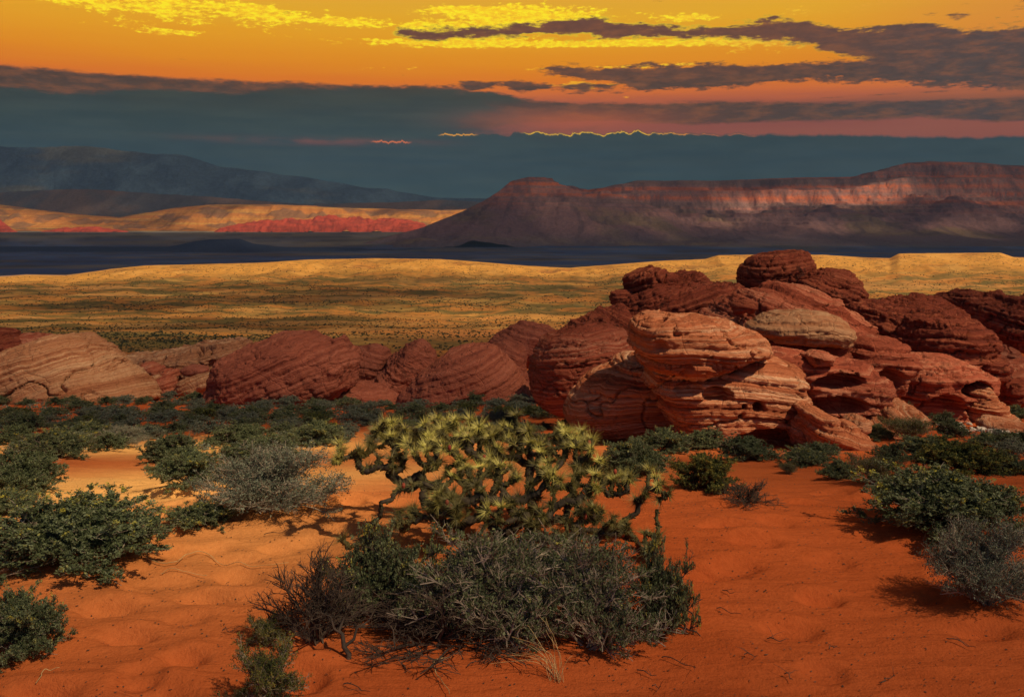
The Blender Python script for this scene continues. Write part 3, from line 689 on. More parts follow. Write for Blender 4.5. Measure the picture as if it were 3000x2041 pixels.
    nm.polygons.foreach_set('use_smooth', np.ones(len(nm.polygons), bool)); nm.update(); nm.name = name
    nm.materials.clear(); nm.materials.append(mat)
    o = bpy.data.objects.new(name, nm); COL.objects.link(o); o.location = tuple(map(float, cen))
    return tag(o, label, cat, group)

I_ = [(1042, 290), (1048, 240), (1075, 185), (1110, 158), (1150, 140), (1210, 131), (1300, 131), (1335, 152), (1345, 195), (1360, 225), (1340, 245), (1270, 278), (1200, 305), (1120, 322), (1068, 318)]
Hs = [(448, 355), (455, 325), (490, 305), (540, 305), (560, 340), (540, 375), (500, 388), (465, 374)]
H1 = [(530, 300), (531, 250), (575, 232), (640, 232), (720, 243), (770, 256), (780, 237), (830, 243), (870, 262), (885, 290), (800, 330), (650, 380), (560, 360)]
H2 = [(540, 340), (640, 290), (760, 285), (880, 283), (1000, 288), (1060, 318), (1010, 380), (940, 440), (880, 520), (700, 560), (560, 560), (460, 520), (440, 450), (490, 390)]
H3 = [(240, 495), (300, 450), (400, 400), (490, 380), (580, 440), (600, 560), (500, 600), (330, 560)]
J_ = [(1240, 290), (1330, 253), (1430, 225), (1500, 230), (1525, 262), (1560, 300), (1588, 325), (1582, 368), (1500, 378), (1400, 365), (1300, 330)]
G_ = [(870, 440), (960, 365), (1080, 312), (1200, 298), (1330, 305), (1400, 350), (1480, 390), (1560, 440), (1620, 530), (1560, 620), (1300, 640), (1050, 600), (900, 520)]
F_ = [(1050, 480), (1110, 450), (1200, 420), (1290, 408), (1400, 418), (1480, 445), (1530, 488), (1542, 520), (1500, 545), (1350, 540), (1200, 520), (1120, 505)]
F2 = [(1100, 500), (1250, 515), (1400, 530), (1500, 530), (1490, 600), (1450, 680), (1250, 690), (1150, 600)]
B_ = [(528, 455), (555, 428), (620, 407), (690, 409), (742, 430), (850, 428), (940, 443), (1010, 468), (1060, 493), (1110, 520), (1168, 556), (1130, 590), (1040, 632), (920, 665), (780, 685), (680, 680), (600, 640), (560, 575), (545, 500)]
C_ = [(600, 600), (700, 660), (870, 655), (1000, 610), (1100, 588), (1200, 620), (1290, 676), (1292, 745), (1305, 800), (1332, 850), (1290, 890), (1265, 940), (1275, 1000), (1200, 1030), (1000, 1030), (850, 1010), (760, 960), (700, 850), (620, 720)]
C2 = [(232, 860), (262, 795), (330, 742), (380, 690), (480, 650), (560, 590), (640, 640), (720, 720), (830, 850), (880, 960), (860, 1010), (700, 990), (500, 960), (340, 930), (245, 895)]
A_ = [(90, 700), (108, 580), (160, 522), (230, 492), (330, 470), (450, 478), (505, 510), (565, 560), (580, 640), (560, 720), (450, 800), (300, 860), (180, 860), (100, 790)]
E_ = [(1120, 592), (1200, 580), (1350, 608), (1500, 628), (1562, 650), (1625, 690), (1688, 735), (1672, 792), (1605, 832), (1590, 872), (1500, 892), (1430, 872), (1370, 840), (1290, 780), (1250, 700), (1180, 640)]
D1 = [(1268, 880), (1330, 870), (1338, 930), (1372, 975), (1420, 1015), (1462, 1052), (1400, 1056), (1320, 1020), (1268, 975)]
D2 = [(1310, 835), (1365, 832), (1412, 868), (1420, 915), (1500, 905), (1560, 950), (1610, 985), (1660, 1025), (1710, 1062), (1690, 1076), (1590, 1070), (1460, 1066), (1380, 1010), (1330, 930)]
M_ = [(1480, 600), (1500, 552), (1560, 525), (1650, 524), (1740, 545), (1800, 600), (1795, 650), (1740, 690), (1725, 770), (1620, 790), (1560, 700), (1500, 650)]
K_ = [(1540, 372), (1620, 364), (1700, 370), (1800, 345), (1900, 350), (1965, 376), (1972, 412), (1900, 450), (1850, 520), (1780, 600), (1650, 610), (1560, 540), (1520, 450)]
L_ = [(1765, 575), (1800, 500), (1850, 432), (1920, 414), (1990, 410), (2050, 430), (2100, 470), (2122, 530), (2130, 610), (2180, 680), (2100, 730), (1950, 700), (1800, 660)]
N_ = [(1718, 780), (1728, 655), (1780, 615), (1900, 607), (1980, 615), (2060, 645), (2120, 690), (2142, 738), (2085, 775), (2050, 815), (2060, 880), (1980, 915), (1850, 905), (1740, 880)]
N2 = [(2046, 830), (2075, 765), (2140, 732), (2165, 795), (2222, 852), (2280, 912), (2262, 940), (2160, 940), (2070, 915)]
O1 = [(1968, 370), (2000, 325), (2060, 312), (2110, 330), (2135, 365), (2150, 420), (2080, 470), (2010, 440)]
O2 = [(2080, 400), (2130, 358), (2180, 353), (2220, 335), (2270, 345), (2340, 352), (2460, 330), (2500, 560), (2300, 600), (2200, 570), (2110, 510)]
P_ = [(2120, 700), (2200, 665), (2324, 648), (2440, 640), (2460, 850), (2330, 880), (2240, 850), (2150, 780)]
RF = 'sandstone rocks of the right hand outcrop'
rock('sandstone_outcrop', [('R4', B_, 21.2, 1.55, .6), ('R4', C_, 21.6, 1.6, .5), ('R4', C2, 23.5, 1.7, .6)], .031, M_dome,
     'big banded red sandstone outcrop with a beehive dome on top, standing behind the cactus', (.20, .10, .06), .058, (.03, -.05), .05, .16, 3, .18, 'rock outcrop', pits=26, joints=.05, dents=[('R4', 1120, 950, 190, 62, .9), ('R4', 880, 745, 70, 34, .45), ('R4', 1052, 790, 26, 24, .5), ('R4', 760, 720, 60, 30, .25), ('R4', 455, 745, 28, 26, .4), ('R4', 990, 790, 12, 12, .3), ('R4', 975, 830, 14, 12, .3), ('R4', 520, 690, 110, 16, .4), ('R4', 400, 850, 60, 40, .2), ('R4', 1230, 860, 60, 20, .5)])
rock('rock_tongue', [('R4', D1, 20.2, .42, .7), ('R4', D2, 19.6, .8, .6)], .03, M_dome, 'pale tapering rock tongue reaching onto the sand at the foot of the big banded outcrop', (.16, .07, .04), .05, (.35, -.1), 0, .10, 5, .3, 'rock')
rock('overhanging_rock', [('R4', E_, 23.4, 1.3, .6)], .045, M_body, 'ship bow shaped rock overhanging dark hollows, right of the big banded outcrop', (.30, .12, .05), .10, (.12, .1), 0, .14, 8, .2, 'boulder', RF, joints=.04, dents=[('R4', 1400, 690, 120, 36, .8), ('R4', 1400, 790, 130, 40, .7), ('R4', 1520, 850, 90, 26, .5)])
rock('boulder', [('R4', A_, 30., 2.0, .6)], .055, M_body, 'squat striped block at the left end of the outcrop, left of the beehive dome', (.30, .13, .06), .08, (-.12, .05), 0, .16, 11, .2, 'boulder', RF, joints=.06)
rock('boulder', [('R4', F_, 28., 1.5, .7)], .05, M_pale, 'pale cream striped dome behind the beehive dome', (.22, .10, .05), .07, (.05, 0), .04, .10, 12, .2, 'boulder', RF, joints=.03)
rock('boulder', [('R4', F2, 28.4, 1.2, .6)], .06, M_dark, 'dark stained block under the pale cream striped dome', (.4, .2, .1), .08, (0, 0), 0, .2, 13, .3, 'boulder', RF)
rock('boulder', [('R4', M_, 29.5, 1.6, .65)], .055, M_body, 'rounded banded boulder between the ship bow rock and the arch rock', (.28, .12, .06), .08, (.1, 0), .05, .18, 14, .2, 'boulder', RF, joints=.05, dents=[('R4', 1620, 680, 60, 50, .8)])
rock('arch_rock', [('R4', N_, 33.5, 2.0, .55)], .06, M_body, 'block shaped rock with a shaded arch recess at the far right of the outcrop', (.30, .14, .06), .09, (.06, 0), .03, .22, 15, .2, 'boulder', RF, pits=14, dents=[('R4', 1985, 720, 70, 38, 1.3), ('R4', 2000, 810, 60, 50, 1.5), ('R4', 1850, 800, 90, 60, .8)])
rock('rock_pillar', [('R4', N2, 32.2, .8, .7)], .05, M_dome, 'banded pillar flaring to the ground at the right end of the arch rock', (.24, .11, .05), .08, (.1, 0), 0, .12, 16, .2, 'rock', RF)
rock('boulder', [('R4', L_, 37., 2.6, .6)], .07, M_dark, 'big round dark boulder above the arch rock', (.4, .18, .08), .09, (0, 0), .04, .25, 17, .25, 'boulder', RF, pits=10)
rock('boulder', [('R4', [(1955, 418), (1968, 408), (2010, 410), (2024, 428), (2010, 442), (1965, 440)], 36.5, .4)], .05, M_body, 'little cap stone on top of the big round dark boulder', (.2, .1, .05), .04, (0, 0), 0, .05, 18, .2, 'boulder', RF)
rock('rock_slab', [('R4', G_, 38., 3.0, .55)], .08, M_body, 'long sloping layered slab below the topmost boulder', (.40, .18, .08), .10, (.42, 0), 0, .30, 19, .3, 'boulder', RF, joints=.06)
rock('rock_slab', [('R4', K_, 41., 2.4, .6)], .08, M_dark, 'dark layered ridge running right from the slope under the topmost boulder', (.5, .22, .1), .12, (.3, 0), 0, .3, 20, .3, 'boulder', RF)
rock('boulder', [('R4', J_, 43., 1.6, .6)], .07, M_dark, 'leaning slabby boulder just right of the topmost boulder', (.42, .2, .09), .12, (.35, 0), 0, .22, 21, .3, 'boulder', RF)
rock('boulder', [('R4', I_, 44., 1.7, .5)], .07, M_dark, 'topmost dark block of the outcrop, perched against the golden plain', (.5, .22, .1), .09, (-.12, 0), 0, .28, 22, .25, 'boulder', RF)
rock('boulder', [('R4', H1, 44.5, 1.6, .55), ('R4', H2, 43.5, 2.4, .55)], .08, M_dark, 'dark double hump boulder at the upper left of the outcrop', (.5, .22, .1), .12, (-.3, 0), 0, .35, 23, .3, 'boulder', RF)
rock('boulder', [('R4', Hs, 44., .7)], .06, M_dark, 'small knob sticking out left of the dark double hump boulder', (.3, .15, .07), .06, (0, 0), 0, .12, 24, .2, 'boulder', RF)
rock('rock_slab', [('R4', H3, 42., 1.8, .6)], .08, M_dark, 'low dark ramp descending left from the double hump boulder', (.4, .2, .1), .08, (.5, 0), 0, .25, 25, .3, 'boulder', RF)
rock('boulder', [('R4', O1, 60., 2.5, .6)], .10, M_dark, 'rugged far dark knob at the right, left one of the far cluster', (.5, .25, .12), .15, (0, 0), 0, .5, 26, .3, 'boulder', RF)
rock('boulder', [('R4', O2, 58., 3.0, .6)], .11, M_dark, 'rugged far dark ridge running out of the picture at the right', (.5, .25, .12), .15, (.3, 0), 0, .6, 27, .3, 'boulder', RF)
rock('boulder', [('R4', P_, 37., 2.0, .6)], .08, M_body, 'banded boulder cut by the right edge behind the pillar', (.34, .16, .07), .09, (-.2, 0), 0, .22, 28, .25, 'boulder', RF)

for k, (ol, d_, lb, mt) in enumerate([
    ([(1405, 365), (1440, 348), (1485, 350), (1502, 375), (1450, 394), (1410, 390)], 36.5, 'small flat stone perched above the pale cream striped dome', M_body),
    ([(1325, 605), (1390, 588), (1452, 610), (1445, 645), (1350, 648)], 22.3, 'small slab lying on the back of the ship bow shaped rock', M_body),
    ([(1640, 810), (1690, 785), (1742, 808), (1730, 860), (1650, 862)], 28.5, 'knobby stone between the ship bow rock and the arch rock', M_body),
    ([(2165, 645), (2230, 618), (2290, 636), (2305, 690), (2200, 700)], 45., 'squat stone on the rubble slope at the right edge', M_dark),
    ([(1000, 372), (1050, 350), (1112, 362), (1095, 405), (1010, 408)], 35., 'small loose block on the long sloping layered slab', M_dark),
    ([(1525, 905), (1565, 885), (1605, 902), (1598, 935), (1540, 938)], 21.5, 'flat tilted stone at the upper end of the rock tongue', M_dome)]):
    rock('boulder', [('R4', ol, d_, .45)], .04, mt, lb, (.16, .08), .05, (.1, 0), 0, .14, 70 + k, .3, 'boulder', RF)
LF = 'sandstone rocks behind the bush field'
rock('boulder', [('L1', [(-420, 420), (-200, 330), (0, 262), (180, 205), (400, 138), (480, 106), (560, 108), (640, 150), (740, 200), (830, 262), (880, 330), (960, 392), (1040, 452), (1110, 512), (1175, 575), (1100, 640), (700, 660), (0, 660), (-400, 660)], 53., 4.5, .75)], .09, M_pale,
     'pale pyramid shaped rock at the left edge behind the bushes', (.5, .22, .1), .10, (-.45, .1), 0, .30, 31, .3, 'boulder', LF, joints=.07)
rock('boulder', [('L1', [(-140, 60), (20, 60), (80, 80), (88, 130), (150, 178), (175, 208), (60, 250), (-140, 280)], 64., 2.)], .1, M_dark, 'dark stacked rock at the far left edge behind the pale pyramid', (.5, .25, .1), .12, (0, 0), 0, .3, 32, .3, 'boulder', LF)
rock('boulder', [('L1', [(85, 125), (150, 104), (250, 107), (380, 128), (392, 165), (250, 215), (150, 200)], 66., 2.)], .1, M_body, 'flat orange brown rock just behind the left shoulder of the pale pyramid', (.4, .2, .1), .1, (0, 0), 0, .3, 33, .3, 'boulder', LF)
rock('rock_slab', [('L1', [(850, 300), (940, 254), (1020, 264), (1060, 288), (1200, 258), (1420, 220), (1620, 170), (1760, 140), (1850, 148), (1905, 182), (1800, 300), (1700, 450), (1640, 600), (1400, 620), (1200, 620), (1050, 520), (900, 400)], 66., 4., .6)], .1, M_pale,
     'tawny sloping slab between the pale pyramid and the big dark rock', (.5, .22, .1), .14, (-.25, .1), 0, .5, 34, .4, 'boulder', LF, joints=.08)
for k, (ol, lb, mt) in enumerate([
    ([(1068, 362), (1095, 322), (1170, 318), (1222, 350), (1228, 405), (1150, 425), (1090, 405)], 'small red lump on the tawny slab, upper left one', M_body),
    ([(1232, 395), (1270, 368), (1330, 375), (1345, 415), (1300, 440), (1240, 430)], 'small red lump in the middle of the tawny slab', M_body),
    ([(1375, 360), (1440, 330), (1520, 335), (1575, 360), (1560, 395), (1450, 400), (1390, 392)], 'long dark red ledge stone high on the tawny slab', M_rose),
    ([(1078, 478), (1130, 432), (1205, 412), (1200, 462), (1130, 520), (1090, 510)], 'pale tilted stone low on the tawny slab near the pyramid', M_pale),
    ([(1198, 440), (1285, 418), (1335, 478), (1325, 540), (1255, 545), (1205, 500)], 'round tan stone low on the tawny slab', M_body),
    ([(1325, 530), (1380, 452), (1500, 418), (1605, 398), (1625, 475), (1500, 545), (1400, 560)], 'leaning tan slab stone beside the big dark rock', M_pale),
    ([(1100, 560), (1200, 530), (1330, 560), (1300, 610), (1120, 610)], 'low reddish stone at the foot of the tawny slab', M_rose)]):
    rock('boulder', [('L1', ol, 60.5 - k * .5, .9)], .07, mt, lb, (.3, .15, .07), .07, (-.3, 0), 0, .15, 40 + k, .3, 'boulder', LF)
rock('boulder', [('L2', [(-500, 720), (-430, 583), (-418, 423), (-346, 373), (-166, 283), (34, 212), (180, 190), (300, 185), (350, 228), (450, 262), (575, 290), (632, 330), (658, 400), (645, 480), (620, 570), (500, 640), (300, 700), (0, 740), (-300, 745)], 50., 3.6, .6),
                 ('L2', [(430, 240), (500, 212), (540, 208), (578, 262), (600, 330), (500, 350)], 50.5, 1.2)], .085, M_rose,
     'big dark rounded rock left of centre behind the bushes', (.6, .25, .1), .10, (-.35, 0), 0, .40, 50, .3, 'boulder', LF, pits=12, joints=.05)
rock('boulder', [('L2', [(630, 310), (760, 286), (865, 308), (885, 370), (860, 450), (790, 530), (700, 600), (600, 600), (610, 450)], 57., 2.)], .09, M_rose, 'dark rock notch right behind the big dark rounded rock', (.5, .2, .1), .12, (.3, 0), 0, .4, 51, .3, 'boulder', LF)
rock('boulder', [('L2', [(560, 600), (780, 540), (900, 420), (960, 370), (1060, 290), (1120, 250), (1160, 288), (1212, 380), (1235, 440), (1180, 520), (1060, 620), (960, 720), (800, 740), (500, 740)], 55., 2.6, .7)], .09, M_rose, 'pinkish ragged rock rising to a pointed top in the centre', (.45, .2, .1), .16, (.5, 0), 0, .5, 52, .4, 'boulder', LF, joints=.06)
rock('rock_slab', [('L2', [(180, 710), (420, 630), (640, 580), (850, 600), (970, 690), (920, 760), (500, 750), (250, 745)], 51., 2.)], .08, M_rose, 'low slab along the bushes between the two big rounded rocks', (.4, .2, .1), .08, (.1, 0), 0, .25, 53, .3, 'boulder', LF)
rock('boulder', [('L2', [(930, 740), (1030, 592), (1150, 490), (1250, 400), (1340, 340), (1480, 300), (1600, 288), (1700, 328), (1790, 400), (1862, 480), (1930, 590), (2015, 705), (1950, 760), (1700, 770), (1400, 770), (1000, 760)], 46.5, 3.2, .7)], .075, M_rose,
     'rose coloured striped dome left of the outcrop', (.32, .15, .07), .09, (-.38, 0), 0, .22, 54, .25, 'boulder', LF, joints=.05)
rock('boulder', [('L2', [(1560, 330), (1640, 285), (1760, 258), (1862, 280), (1905, 345), (1910, 480), (1950, 620), (1800, 620), (1650, 460)], 56., 2.)], .09, M_rose, 'rock shoulder behind the right side of the striped dome', (.4, .2, .1), .1, (.4, 0), 0, .3, 55, .3, 'boulder', LF)
rock('boulder', [('L2', [(1620, 300), (1700, 210), (1780, 150), (1880, 120), (2000, 128), (2100, 158), (2175, 198), (2120, 330), (1980, 420), (1880, 430), (1750, 340)], 70., 3.2)], .11, M_rose, 'dark far hump above the rose striped dome', (.5, .25, .1), .12, (.2, 0), 0, .4, 56, .3, 'boulder', LF)

# loose stones: pink rubble by the tongue, white stones under the arch rock, rubble slope
def stone_mesh(seed, mat, name):
    import bmesh
    bm = bmesh.new(); bmesh.ops.create_icosphere(bm, subdivisions=3, radius=1.)
    V = np.array([v.co[:] for v in bm.verts]); rs = np.random.RandomState(seed)
    for k in range(9):
        nrm = rs.normal(size=3); nrm /= np.linalg.norm(nrm); h = rs.uniform(.45, .8); dd = V @ nrm; V = V - np.outer(np.maximum(dd - h, 0), nrm)
    V = V + .05 * fbm(V * 3 + seed, 3, seed)[:, None] * V
    for v, c in zip(bm.verts, V): v.co = c
    me = bpy.data.meshes.new(name); bm.to_mesh(me); bm.free(); me.polygons.foreach_set('use_smooth', np.zeros(len(me.polygons), bool))
    me.attributes.new('strata', 'FLOAT', 'POINT').data.foreach_set('value', V[:, 2].astype(np.float32)); me.materials.append(mat); return me
M_white = plain_mat('white_stone', (.42, .36, .32), (.72, .66, .60), 5)
stm = {'w': [stone_mesh(s, M_white, 'white_stone') for s in (1, 2, 3)], 'p': [stone_mesh(s, M_body, 'rubble_stone') for s in (4, 5, 6)]}
rg = random.Random(5)
def stone(X, Y, r, k, label, group):
    x, y, z = hit('D', X, Y); o = bpy.data.objects.new('stone', rg.choice(stm[k])); COL.objects.link(o)
    o.location = (x, y, gz(x, y) + r * .15); o.scale = (r * rg.uniform(.8, 1.5), r, r * rg.uniform(.45, .8)); o.rotation_euler = (0, rg.uniform(-.3, .3), rg.uniform(0, 6.28))
    tag(o, label, 'stone', group)
for k in range(34):
    f = rg.random(); stone(2130 + 200 * f, 962 + 34 * f + rg.gauss(0, 6), rg.uniform(.09, .24), 'w', 'white stone in the pale strip of stones below the arch rock and pillar', 'white stones below the arch rock')
for k in range(26):
    stone(rg.uniform(1955, 2110), rg.uniform(905, 985), rg.uniform(.08, .28), 'p', 'reddish loose stone on the pink ground between the tongue and the arch rock', 'loose stones beside the rock tongue')
for k in range(45):
    stone(rg.uniform(2225, 2330), rg.uniform(775, 845), rg.uniform(.12, .45), 'p', 'reddish rubble stone on the slope above the arch rock at the right edge', 'rubble on the right hand slope')
for (X, Y, r, lb) in [(1945, 1040, .10, 'small round stone at the very tip of the rock tongue'), (1980, 935, .4, 'largest flat stone on the pink ground right of the ship bow rock')]:
    stone(X, Y, r, 'p', lb, None)
# sheet of bare pink bedrock right of the tongue
rock('bedrock_ledge', [('R4', [(1480, 930), (1540, 880), (1620, 820), (1720, 800), (1790, 830), (1750, 900), (1700, 960), (1600, 985), (1520, 960)], 27., 2.2, .7)], .06, M_dome, 'bare pink bedrock ledge between the rock tongue and the arch rock',
     (.15, .08, .04), .06, (.15, -.2), 0, .2, 61, .3, 'rock')
rock('bedrock_ledge', [('R4', [(2120, 920), (2200, 905), (2330, 930), (2460, 970), (2460, 1010), (2330, 1000), (2200, 960)], 28., 1.2, .7)], .06, M_dome, 'pale low ledge at the right edge at the foot of the pillar', (.15, .08, .04), .05, (.1, -.1), 0, .12, 62, .3, 'rock')

# ------------------------------------------------------------------ shrubs
def shrub_parts(seed, stems, kids, twigs, leaves, lsize, up=.0, tuft=.10, thick=.012, lumpy=.2, droop=0., yb=.25, bare=0., spread=1.):
    rs = np.random.RandomState(seed); paths = []; L = []; Tn = []
    def path(a, b, n, bend, jit):
        t = np.linspace(0, 1, n)[:, None]; p = a + (b - a) * t; ln = np.linalg.norm(b - a)
        p = p + np.array([0, 0, 1.]) * (bend * ln * np.sin(t * math.pi)); j = rs.normal(size=(n, 3)) * jit * ln; j[0] = 0; return p + np.cumsum(j, 0) * .5
    for i in range(stems):
        az = rs.uniform(0, 2 * math.pi); q = rs.beta(1.1, 1.2); el = (1 - q) * math.pi / 2 * (1 - up) + up * 1.1
        dr = np.array([math.cos(az) * math.cos(el), math.sin(az) * math.cos(el), math.sin(el)])
        Rr = rs.uniform(.70, .88) * (1 + lumpy * float(pn(dr[None] * 1.7 + seed * 3.1)[0]) * 1.6)
        end = dr * Rr * [spread, spread, 1]; a = np.array([rs.normal() * .06, rs.normal() * .06, 0])
        p = path(a, end, 7, .10 - droop, .05); paths.append((p, np.linspace(thick, thick * .45, 7)))
        for j in range(kids):
            t0 = rs.uniform(.35, 1.); a2 = p[int(t0 * 6)]; d2 = dr + rs.normal(size=3) * .75; d2[2] = abs(d2[2]) * .8 + .05 - droop * .6; d2 /= np.linalg.norm(d2)
            e2 = a2 + d2 * rs.uniform(.18, .36) * (1.25 - .3 * t0)
            if e2[2] < .03: e2[2] = .03 + rs.uniform(0, .05)
            p2 = path(a2, e2, 5, .06, .07); paths.append((p2, np.linspace(thick * .5, thick * .25, 5)))
            for k in range(twigs):
                t1 = rs.uniform(.25, 1.); a3 = p2[int(t1 * 4)]; d3 = d2 * .7 + rs.normal(size=3) * .6; d3[2] += .35; d3 /= np.linalg.norm(d3)
                ln = rs.uniform(.6, 1.3) * tuft; e3 = a3 + d3 * ln
                paths.append((np.array([a3, (a3 + e3) / 2 + rs.normal(size=3) * ln * .08, e3]), np.array([thick * .22, thick * .18, thick * .1])))
                if rs.random() < bare: continue
                tt = rs.uniform(.15, 1.08, leaves)[:, None]; c = a3 + (e3 - a3) * tt + rs.normal(size=(leaves, 3)) * ln * .13
                c[:, 2] = np.maximum(c[:, 2], .005); L.append(c)
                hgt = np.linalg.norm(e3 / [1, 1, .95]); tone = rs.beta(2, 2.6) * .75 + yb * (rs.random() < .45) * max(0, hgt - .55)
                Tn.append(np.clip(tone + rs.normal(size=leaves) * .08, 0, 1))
    L = np.concatenate(L); Tn = np.concatenate(Tn)
    return paths, L, Tn
def leaf_quads(C, tint, size, seed, asp=.42):
    rs = np.random.RandomState(seed); n = len(C); d = rs.normal(size=(n, 3)); d[:, 2] = np.abs(d[:, 2]) + .2; d /= np.linalg.norm(d, axis=1)[:, None]
    s = np.cross(d, rs.normal(size=(n, 3))); s /= np.linalg.norm(s, axis=1)[:, None] + 1e-9
    l = (size * rs.uniform(.6, 1.3, n))[:, None]
    V = np.stack([C - d * l * .5, C + s * l * asp, C + d * l * .5, C - s * l * asp], 1).reshape(-1, 3)
    return V, np.arange(4 * n).reshape(-1, 4), np.repeat(tint, 4)
def shrub_proto(seed, leafmat, twigmat, lsize=.022, sides=3, asp=.24, **kw):
    p, L, T = shrub_parts(seed, lsize=lsize, **kw); V, Q = tubes(p, sides)
    b = mesh_np('branches', V, Q, twigmat); lv, lq, lt = leaf_quads(L, T, lsize, seed, asp)
    f = mesh_np('foliage', lv, lq, leafmat, attrs={'tint': lt})
    COL.objects.unlink(b); COL.objects.unlink(f); return b, f
def place(proto, x, y, wd, ht, label, group, name='desert_shrub', rz=None, sink=.02, cat='shrub', dscale=1.):
    r = empty(name, (x, y, gz(x, y) - sink)); r.rotation_euler = (0, 0, (rg.uniform(-.3, .3) + math.pi * (rg.random() < .5)) if rz is None else rz)
    r.scale = (wd / 2 * 1.1, wd / 2 * dscale * 1.1, ht * .88)
    for ch in proto:
        c = ch.copy(); COL.objects.link(c); c.parent = r
    return tag(r, label, cat, group)
PR_ = {
 'n0': shrub_proto(1, M_leaf, M_twig, .036, stems=84, kids=7, twigs=7, leaves=24, tuft=.10, thick=.009, yb=.9),
 'n1': shrub_proto(2, M_leaf, M_twig, .036, stems=66, kids=7, twigs=7, leaves=25, tuft=.11, thick=.008, yb=.7),
 'n2': shrub_proto(3, M_leaf, M_twig, .036, stems=84, kids=7, twigs=7, leaves=24, tuft=.09, thick=.008, yb=.3, lumpy=.35),
 'n3': shrub_proto(4, M_leafg, M_twig, .028, stems=76, kids=8, twigs=7, leaves=11, tuft=.13, thick=.009, yb=.35, bare=.3),
 'ny': shrub_proto(5, M_leafy, M_twigd, .036, stems=64, kids=7, twigs=7, leaves=22, tuft=.10, thick=.008, yb=1.),
 'ng': shrub_proto(6, M_leafy, M_twig, .05, stems=70, kids=6, twigs=6, leaves=6, tuft=.16, thick=.007, yb=.4, up=.55, asp=.12),
 'bare': shrub_proto(7, M_leaf, M_twigd, .02, stems=30, kids=9, twigs=7, leaves=3, tuft=.13, thick=.014, bare=.75, droop=.12),
}
rg = random.Random(21)
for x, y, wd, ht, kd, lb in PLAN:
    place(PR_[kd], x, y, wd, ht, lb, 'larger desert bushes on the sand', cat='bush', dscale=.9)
FP = [shrub_proto(20 + s, m, tm, .055, stems=30, kids=6, twigs=5, leaves=14, tuft=.14, thick=.010, yb=y_, lumpy=.35) for s, (m, tm, y_) in
      enumerate([(M_leaf, M_twigd, .2), (M_leaf, M_twig, .5), (M_leafg, M_twig, .2), (M_leafg, M_twig, 0.), (M_leafy, M_twigd, .3), (M_leaf, M_twigd, 0.)])]
for x, y, r in FIELD:
    place(rg.choice(FP[:4] * 3 + FP[4:]), x, y, r * 2.0, r * rg.uniform(.55, .85), 'rounded grey green desert shrub in the field of shrubs between sand and rocks', 'shrub field in front of the rocks', dscale=rg.uniform(.8, 1.15))

# sprawling saltbush in front of and under the cactus
SP1 = shrub_proto(31, M_leaf, M_twig, .030, stems=46, kids=11, twigs=8, leaves=12, tuft=.085, thick=.012, bare=.5, lumpy=.35, yb=.5, droop=-.05)
SP2 = shrub_proto(32, M_leaf, M_twigd, .030, stems=40, kids=10, twigs=8, leaves=18, tuft=.09, thick=.014, bare=.3, lumpy=.4, yb=1.2)
SP3 = shrub_proto(33, M_leafy, M_twig, .030, stems=30, kids=8, twigs=7, leaves=16, tuft=.12, thick=.012, bare=.1, lumpy=.35, yb=.9)
SP4 = shrub_proto(34, M_leafg, M_twigd, .014, stems=40, kids=10, twigs=7, leaves=2, tuft=.11, thick=.014, bare=.85, lumpy=.3, yb=.2)
for pr, X, Y, Wd, Hh, lb, dsc in [
    (SP2, 860, 1435, 330, 290, 'leafy half of the saltbush left below the cactus', .7),
    (SP4, 720, 1475, 330, 220, 'tangled bare twig bush at the left below the cactus', .8),
    (SP3, 605, 1625, 230, 180, 'small yellow green saltbush cut by the bottom edge, left of centre', .8),
    (SP3, 600, 1470, 130, 90, 'little yellow green sprig bush at the far left of the twigs below the cactus', .8),
    (SP1, 1130, 1480, 500, 285, 'sprawling grey saltbush directly below the cactus', .55),
    (SP1, 1350, 1500, 420, 290, 'sprawling grey saltbush below the right part of the cactus', .55),
    (SP2, 1490, 1475, 190, 290, 'leafy olive bush at the lower right of the cactus', .9),
    (SP1, 1150, 1385, 560, 170, 'leafy grey scrub crowding round the trunk of the cactus', .5),
    (SP4, 1020, 1470, 560, 170, 'bare dark tangle on the sand under the cactus', .7)]:
    x, y, z = hit('D', X, Y - Hh * .1); s = .4406 / F * y
    place(pr, x, y, Wd * s, Hh * s, lb, 'saltbushes under the cactus', cat='bush', dscale=dsc, name='saltbush')
# crooked trunk of the bare twig bush
def crooked(pts, r0, r1):
    return (np.array(pts), np.linspace(r0, r1, len(pts)))

